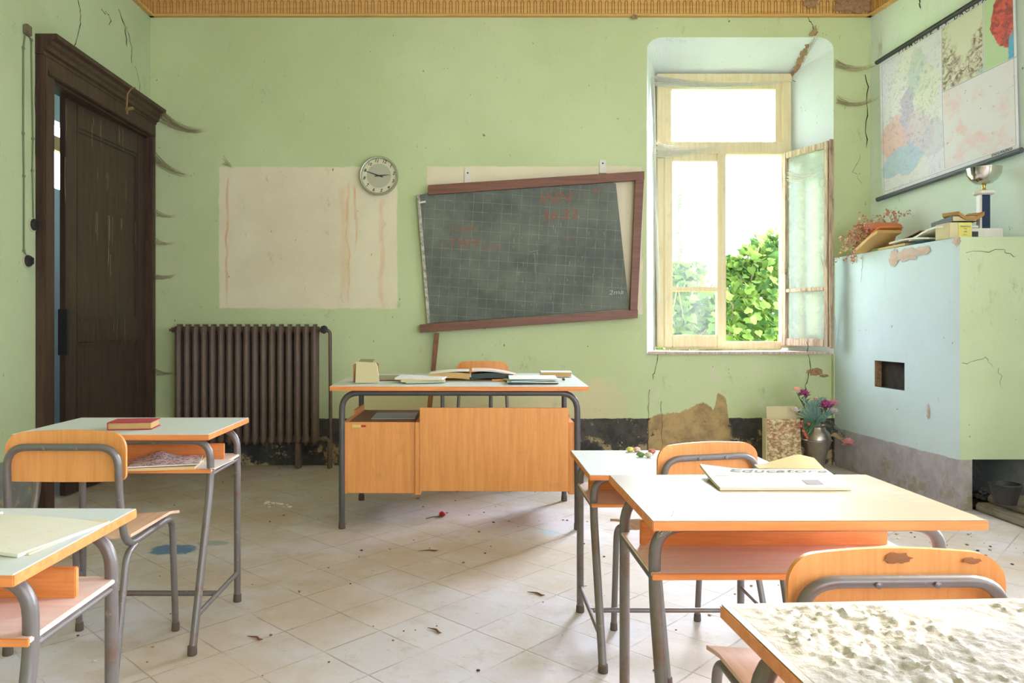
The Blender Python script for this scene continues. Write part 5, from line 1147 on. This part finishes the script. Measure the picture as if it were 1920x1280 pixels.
for (px, py) in ((1504, 790), (1498, 796), (1506, 808), (1510, 816), (1513, 820), (1509, 813), (1517, 795), (1502, 799)):
    q = P(px, py, 5.40); bmesh.ops.create_icosphere(bm, subdivisions=1, radius=0.010, matrix=Matrix.Translation(q))
tube(bm, [vc+Vector((-0.02,-0.03,0.38)), P(1504, 790, 5.41), P(1513, 820, 5.41)], 0.002, 5); solo('artificial_berries', bm, PK['redberry'], 'orange-red artificial berries hanging left of the vase', 'berries', FG)
# stone slab the bin and vase stand beside; bits of rubble; flower pot and rags at the hearth
t = thing('bucket', 'small black plastic bucket on the hearth before the fire opening', 'bucket', P(1887, 975, 4.28))
bm = B(); bc = Vector((P(1887, 0, 4.26).x, 4.27, 0.096)); lathe(bm, [(0.055, 0), (0.078, 0.105), (0.083, 0.108), (0.083, 0.116), (0.076, 0.116), (0.072, 0.10), (0.05, 0.01)], bc, 24); obj('bucket_body', bm, M_IRON, t)
bm = B(); lathe(bm, [(0.071, 0.088), (0.03, 0.094)], bc, 20); obj('ash', bm, M_SOOT, t)
R = rnd(5)
for k in range(5):
    q = P(1838+k*19, 950, 4.72+0.07*(k%2)); bm = B(); sheet(bm, 0.10, 0.09, 0.006, TR((q.x, q.y, 0.022), R.uniform(0, 3)), 6, 6, lambda u, v, k=k: 0.05*abs(mnoise.noise(Vector((u*3, v*3, k*2.1))))+0.012*k%0.02)
    solo('crumpled_paper', bm, M_simple('sooty_rag%d' % k, [rgb(96, 92, 84), rgb(120, 114, 100), rgb(70, 80, 82), rgb(86, 78, 66), rgb(110, 108, 104)][k], 0.9), 'crumpled sooty scrap inside the fire opening', 'litter', 'sooty scraps in the fire opening')
bm = B(); box(bm, (SXat(4.5)+0.02, 3.95, EPS), (3.10, 4.03, 0.02), 0.004) if False else None


# ------------------------------------------------------------------ debris on the floor
bm = B(); R = rnd(77)
for k in range(420):
    x = R.uniform(-2.0, 3.0); y = R.uniform(2.3, 5.8)
    if R.random() < 0.45: x = R.uniform(2.2, 3.0); y = R.uniform(3.4, 5.7)
    if x > 2.80: continue
    s_ = R.uniform(0.003, 0.009); M3 = TR((x, y, s_*0.4), R.uniform(0, 6)); vs = bmesh.ops.create_icosphere(bm, subdivisions=1, radius=s_)['verts']; mi = R.choice((0, 0, 1, 2))
    for v in vs: v.co = M3 @ Vector((v.co.x*R.uniform(0.6, 1.5), v.co.y*R.uniform(0.6, 1.4), v.co.z*0.45))
    faces_of(bm, vs, mi)
tag(obj('plaster_crumbs', bm, [M_RUBBLE, M_INK, M_simple('pale_crumb', rgb(206, 200, 186), 0.9)], smooth=False), 'tiny plaster and dirt crumbs scattered over the tiled floor', 'debris', kind='stuff')
bm = B(); R = rnd(12)
for k in range(16):
    p = P(R.uniform(498, 548), 0, 4.62+R.uniform(-0.05, 0.08)); vs = bmesh.ops.create_icosphere(bm, subdivisions=1, radius=R.uniform(0.005, 0.015))['verts']
    for v in vs: v.co = Vector((v.co.x*1.3+p.x, v.co.y+p.y, v.co.z*0.5+0.004))
tag(obj('plaster_flakes', bm, M_WHITE, smooth=False), 'cluster of white plaster flakes on the dark floor before the radiator', 'debris', kind='stuff')
fl_ = P(829, 968, 1568/360); t = thing('fallen_flower', 'small red artificial flower lying on the floor under the teacher desk', 'flower', fl_)
bm = B(); blossom(bm, fl_+Vector((0,0,0.012)), 0.024, 'mum', 5); KEEP[0] = True; obj('blossom', bm, M_simple('bright_red_petals', rgb(216, 60, 70), 0.8), t, smooth=False)
bm = B(); tube(bm, [fl_+Vector((0,0,0.004)), fl_+Vector((-0.05,-0.02,0.004)), fl_+Vector((-0.09,-0.06,0.004))], 0.003, 5); obj('stem', bm, M_FERN, t)
for k, (px, py, L_, a_, lab) in enumerate(((478, 1197, 0.07, -0.4, 'dry curled leaf on the floor left of centre'), (815, 1183, 0.07, -0.7, 'dry brown chip on the floor near the centre'), (803, 1033, 0.10, 0.1, 'reddish twig on the floor in front of the teacher desk'), (1005, 1114, 0.08, -0.5, 'short dark stick on the floor left of the right desks'))):
    D = 1568/(py-CY); q = P(px, py, D); bm = B(); d = Vector((math.cos(a_), math.sin(a_), 0))*L_/2; tube(bm, [q-d+Vector((0,0,0.004)), q+Vector((0.006,0.004,0.005)), q+d*0.6+Vector((0,-0.006,0.004)), q+d+Vector((0,0,0.004))], 0.005, 5, radii=[0.001, 0.004, 0.0045, 0.001]); solo('dry_twig', bm, M_SLAT, lab, 'twig')

# ------------------------------------------------------------------ cobwebs
def web(name, a, b, sag, spread, n, label, mat=M_WEB, seed=1, r=0.0006, group='dusty cobwebs'):
    R = rnd(seed); a, b = Vector(a), Vector(b); bm = B(); spread *= 1.6
    for k in range(n):
        o1 = Vector((R.uniform(-.3,.3), R.uniform(-.3,.3), R.uniform(-1,1)))*spread; o2 = Vector((R.uniform(-1,1), R.uniform(-.3,.3), R.uniform(-1,1)))*spread*0.35; s_ = sag*R.uniform(0.6, 1.25); e = R.uniform(0.55, 1.0); pts = []
        for j in range(9):
            t_ = j/8*e; p = (a+o1*(1-t_)).lerp(b+o2, t_)+Vector((0, 0, -s_*4*t_*(1-t_)))+Vector((R.uniform(-1,1), 0, R.uniform(-1,1)))*0.0025; pts.append(p)
        tube(bm, pts, r, 4, cap=False, radii=[r*(1.8-1.3*j/8) for j in range(9)])
    KEEP[0] = True; return solo(name, bm, mat, label, 'cobweb', group, smooth=False)
webs = (((300, 215), (392, 242), 0.06, 0.035, 44, 'long brown cobweb trailing from the door cornice corner onto the back wall'), ((288, 292), (360, 328), 0.045, 0.03, 26, 'brown cobweb on the back wall, second below the door cornice'), ((286, 395), (330, 405), 0.02, 0.02, 14, 'thin cobweb beside the door casing, above the level of the clock bottom'),
        ((288, 450), (330, 452), 0.02, 0.02, 12, 'thin cobweb beside the door casing at mid height'), ((288, 518), (334, 514), 0.02, 0.02, 16, 'cobweb wisp beside the door casing above the radiator'), ((286, 695), (326, 697), 0.015, 0.025, 16, 'cobweb stretched between the door casing and the radiator side'), ((420, 300), (440, 318), 0.0, 0.025, 12, 'dusty web tuft at the top left corner of the left beige patch'))
for k, (a, b, sg, sp_, n_, lab) in enumerate(webs): web('cobweb', P(a[0], a[1], DB-0.025), P(b[0], b[1], DB-0.012), sg, sp_, n_, lab, seed=k+1)
web('cobweb', P(1567, 118, DB-0.02), P(1650, 118, DB-0.10), 0.05, 0.02, 26, 'pale web spanning from the window recess to the right wall, the upper one', M_WEB, 20); web('cobweb', P(1570, 186, DB-0.02), P(1650, 180, DB-0.10), 0.05, 0.02, 26, 'pale web spanning from the window recess to the right wall, the lower one', M_WEB, 21)
web('cobweb', P(1222, 150, DW-0.06), P(1480, 150, DW-0.08), 0.05, 0.03, 60, 'white web draped along the top of the window frame', M_WEBL, 22, 0.0008); web('cobweb', P(1222, 280, DW-0.10), P(1360, 272, DW-0.06), 0.04, 0.05, 50, 'white web draped on the left half of the window transom', M_WEBL, 23, 0.0008)
web('cobweb', P(1224, 150, DB+0.1), P(1236, 640, DW-0.06), 0.0, 0.03, 30, 'tangled white web running down the left side of the window', M_WEBL, 24, 0.0008); web('cobweb', P(1478, 330, 6.1), P(1545, 310, 5.86), 0.05, 0.03, 26, 'white web slung inside the open window sash', M_WEBL, 25, 0.0008)
web('cobweb', P(1545, 480, 5.84), P(1572, 660, DB-0.02), 0.02, 0.05, 24, 'pinkish web strands between the open sash and the stove corner', M_WEBL, 26, 0.0009)
web('cobweb', P(1530, 60, DB-0.02), P(1490, 142, 6.2), 0.02, 0.04, 18, 'web strands hanging in the cracked corner of the window recess', M_WEB, 27)
web('cobweb', P(60, 70, 4.4), P(0, 45, 4.2), 0.02, 0.02, 16, 'web strand running from the cable insulator toward the photo left edge', M_WEB, 28)
web('cobweb', Vector((0.42, 1.56, 0.71)), Vector((0.38, 1.70, 0.60)), 0.0, 0.012, 6, 'fine threads hanging under the left edge of the sunlit desk', M_WEBL, 29, 0.0004)

# ------------------------------------------------------------------ outside
M_GRASS = M_simple('meadow', rgb(130, 160, 80), 0.95, var=0.8, scale=3)
bm = B(); box(bm, (-60, 6.6, -0.5), (80, 120, -0.45)); tag(obj('ground', bm, M_GRASS, smooth=False), kind='structure')
def leafmat(name, c):
    m = bpy.data.materials.new(name); m.use_nodes = True; nt = m.node_tree; nt.nodes.clear(); out = nt.nodes.new('ShaderNodeOutputMaterial')
    d = nt.nodes.new('ShaderNodeBsdfDiffuse'); t = nt.nodes.new('ShaderNodeBsdfTranslucent'); mx = nt.nodes.new('ShaderNodeMixShader'); mx.inputs[0].default_value = 0.5
    d.inputs[0].default_value = c; t.inputs[0].default_value = (min(1, c[0]*1.3), min(1, c[1]*1.25), c[2]*0.9, 1); nt.links.new(d.outputs[0], mx.inputs[1]); nt.links.new(t.outputs[0], mx.inputs[2]); nt.links.new(mx.outputs[0], out.inputs[0]); return m
LV = [leafmat('vine_leaf_bright', rgb(88, 110, 54)), leafmat('vine_leaf_mid', rgb(56, 80, 44)), leafmat('vine_leaf_pale', rgb(122, 146, 80))]
M_VINE = M_simple('vine_stem', rgb(112, 96, 76), 0.9)
def bush(name, label, cat, base, blobs, nl, size, seed, group=None, mats=LV):
    t = thing(name, label, cat, base, group); R = rnd(seed); bm = B(); bs = B()
    for k in range(nl):
        c, r_ = R.choice(blobs); c = Vector(c); d = Vector((R.gauss(0,1), R.gauss(0,1), R.gauss(0,1))).normalized()*R.random()**0.4; p = c+Vector((d.x*r_[0], d.y*r_[1], d.z*r_[2])); s_ = size*R.uniform(0.6, 1.2)
        M3 = Matrix.Translation(p) @ Matrix.Rotation(R.uniform(-0.9, 0.9), 4, 'Z') @ Matrix.Rotation(R.uniform(0.3, 1.5), 4, 'X') @ Matrix.Rotation(R.uniform(-0.7, 0.7), 4, 'Y') @ Matrix.Rotation(R.uniform(0, 6), 4, 'Z')
        ol = [(0, -0.45), (0.30, -0.62), (0.58, -0.30), (0.50, 0.10), (0.28, 0.30), (0, 0.85), (-0.28, 0.30), (-0.50, 0.10), (-0.58, -0.30), (-0.30, -0.62)]
        ctr = bm.verts.new(M3 @ Vector((0, 0, -0.12*s_))); vs = [bm.verts.new(M3 @ Vector((x*s_, y*s_, 0.10*s_*abs(x)))) for x, y in ol]; mi = R.choice((0, 0, 1, 2))
        for i in range(len(vs)): bm.faces.new((ctr, vs[i], vs[(i+1)%len(vs)])).material_index = mi
    for k in range(26):
        c, r_ = R.choice(blobs); c = Vector(c); q = Vector((base[0]+R.uniform(-0.3, 0.3), base[1], base[2])); e = c+Vector((R.uniform(-1,1)*r_[0], R.uniform(-1,1)*r_[1], R.uniform(-0.2,1)*r_[2])); pts = [q.lerp(e, j/7)+Vector((R.uniform(-1,1), R.uniform(-1,1), R.uniform(-1,1)))*0.07*(j > 0) for j in range(8)]; tube(bs, pts, 0.008, 5)
    KEEP[0] = True; obj('foliage', bm, mats, t, smooth=False); obj('stems', bs, M_VINE, t)
def cp(px, py, D): return tuple(P(px, py, D))
bush('grape_vine', 'bright leafy vine growing outside the open half of the window', 'plant', (P(1420, 0, 7.6).x, 7.6, -0.45), [(cp(1425, 500, 7.6), (0.28, 0.4, 0.28)), (cp(1400, 560, 7.5), (0.32, 0.4, 0.30)), (cp(1450, 470, 7.8), (0.25, 0.4, 0.24)), (cp(1400, 630, 7.4), (0.40, 0.4, 0.30)), (cp(1470, 600, 7.7), (0.4, 0.4, 0.5)), (cp(1378, 500, 7.6), (0.1, 0.2, 0.10)), (cp(1500, 520, 7.9), (0.3, 0.4, 0.4)), (cp(1430, 540, 8.2), (0.5, 0.2, 0.45)), (cp(1420, 620, 8.2), (0.5, 0.2, 0.3))], 2000, 0.08, 3)
bush('grape_vine', 'lower pale vine seen through the dusty closed sash', 'plant', (P(1300, 0, 8.4).x, 8.4, -0.45), [(cp(1290, 560, 8.4), (0.34, 0.4, 0.30)), (cp(1330, 600, 8.3), (0.3, 0.4, 0.35)), (cp(1262, 600, 8.4), (0.3, 0.4, 0.3)), (cp(1285, 510, 8.6), (0.25, 0.3, 0.12)), (cp(1300, 640, 8.2), (0.5, 0.4, 0.2))], 1300, 0.085, 4)
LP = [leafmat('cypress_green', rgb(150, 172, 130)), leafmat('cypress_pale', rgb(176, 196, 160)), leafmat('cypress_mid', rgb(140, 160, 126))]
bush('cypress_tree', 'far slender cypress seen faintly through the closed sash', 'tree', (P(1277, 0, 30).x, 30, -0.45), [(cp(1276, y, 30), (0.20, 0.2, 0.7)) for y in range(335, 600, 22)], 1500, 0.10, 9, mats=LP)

# ------------------------------------------------------------------ light and camera
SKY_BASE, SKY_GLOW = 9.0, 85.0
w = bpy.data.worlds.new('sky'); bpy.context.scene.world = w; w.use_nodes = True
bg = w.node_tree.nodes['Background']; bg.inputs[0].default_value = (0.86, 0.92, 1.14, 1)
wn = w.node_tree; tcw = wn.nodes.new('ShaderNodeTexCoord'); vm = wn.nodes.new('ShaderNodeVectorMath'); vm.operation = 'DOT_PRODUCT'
wn.links.new(tcw.outputs['Generated'], vm.inputs[0]); vm.inputs[1].default_value = Vector((0.62, 0.68, 0.40)).normalized()      # sky glow added off the sun axis, aimed through back window onto floor
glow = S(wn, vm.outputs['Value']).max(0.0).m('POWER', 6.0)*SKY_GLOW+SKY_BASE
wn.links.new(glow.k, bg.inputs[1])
su = bpy.data.lights.new('sun', 'SUN'); su.energy = 6; su.color = (1.0, 0.91, 0.76); su.angle = math.radians(0.6)
so = bpy.data.objects.new('sun', su); C.objects.link(so)
d = Vector((-0.928, -0.371, 0)).normalized(); el = math.radians(30); d = Vector((d.x*math.cos(el), d.y*math.cos(el), -math.sin(el))); so.rotation_euler = d.to_track_quat('-Z', 'Y').to_euler()
def portal(name, loc, nrm, sx, sy):
    l = bpy.data.lights.new(name, 'AREA'); l.shape = 'RECTANGLE'; l.size = sx; l.size_y = sy; l.cycles.is_portal = True
    o = bpy.data.objects.new(name, l); C.objects.link(o); o.location = loc; o.rotation_euler = Vector(nrm).to_track_quat('-Z', 'Z').to_euler()
portal('portal', ((WX0+WX1)/2, DW+0.3, 2.06), (0, -1, 0), 1.3, 2.5)
for D0, D1 in wins: portal('portal', wr((D0+D1)/2, 2.05, -0.2), nW, 1.0, 2.4)
portal('portal', (2.15, Y0-0.2, 1.87), (0, 1, 0), 2.5, 2.1)
cam = bpy.data.cameras.new('camera'); co = bpy.data.objects.new('camera', cam); C.objects.link(co); co.location = (0, 0, H); co.rotation_euler = (PI/2, 0, 0)
cam.sensor_width = 36; cam.lens = F/1920*36; cam.shift_x = (960-CX)/1920; cam.shift_y = -(640-CY)/1920; cam.clip_start = 0.05
sc = bpy.context.scene; sc.camera = co
sc.view_settings.view_transform = 'Standard'; sc.view_settings.look = 'None'; sc.view_settings.gamma = 1; sc.view_settings.use_curve_mapping = False; sc.view_settings.exposure = 0.12
sc.cycles.max_bounces = 12; sc.cycles.diffuse_bounces = 7; sc.cycles.transparent_max_bounces = 16
for o in bpy.data.objects:
    if o.type in ('MESH', 'EMPTY') and o.parent is None and 'label' not in o and 'kind' not in o: print('UNTAGGED', o.name)
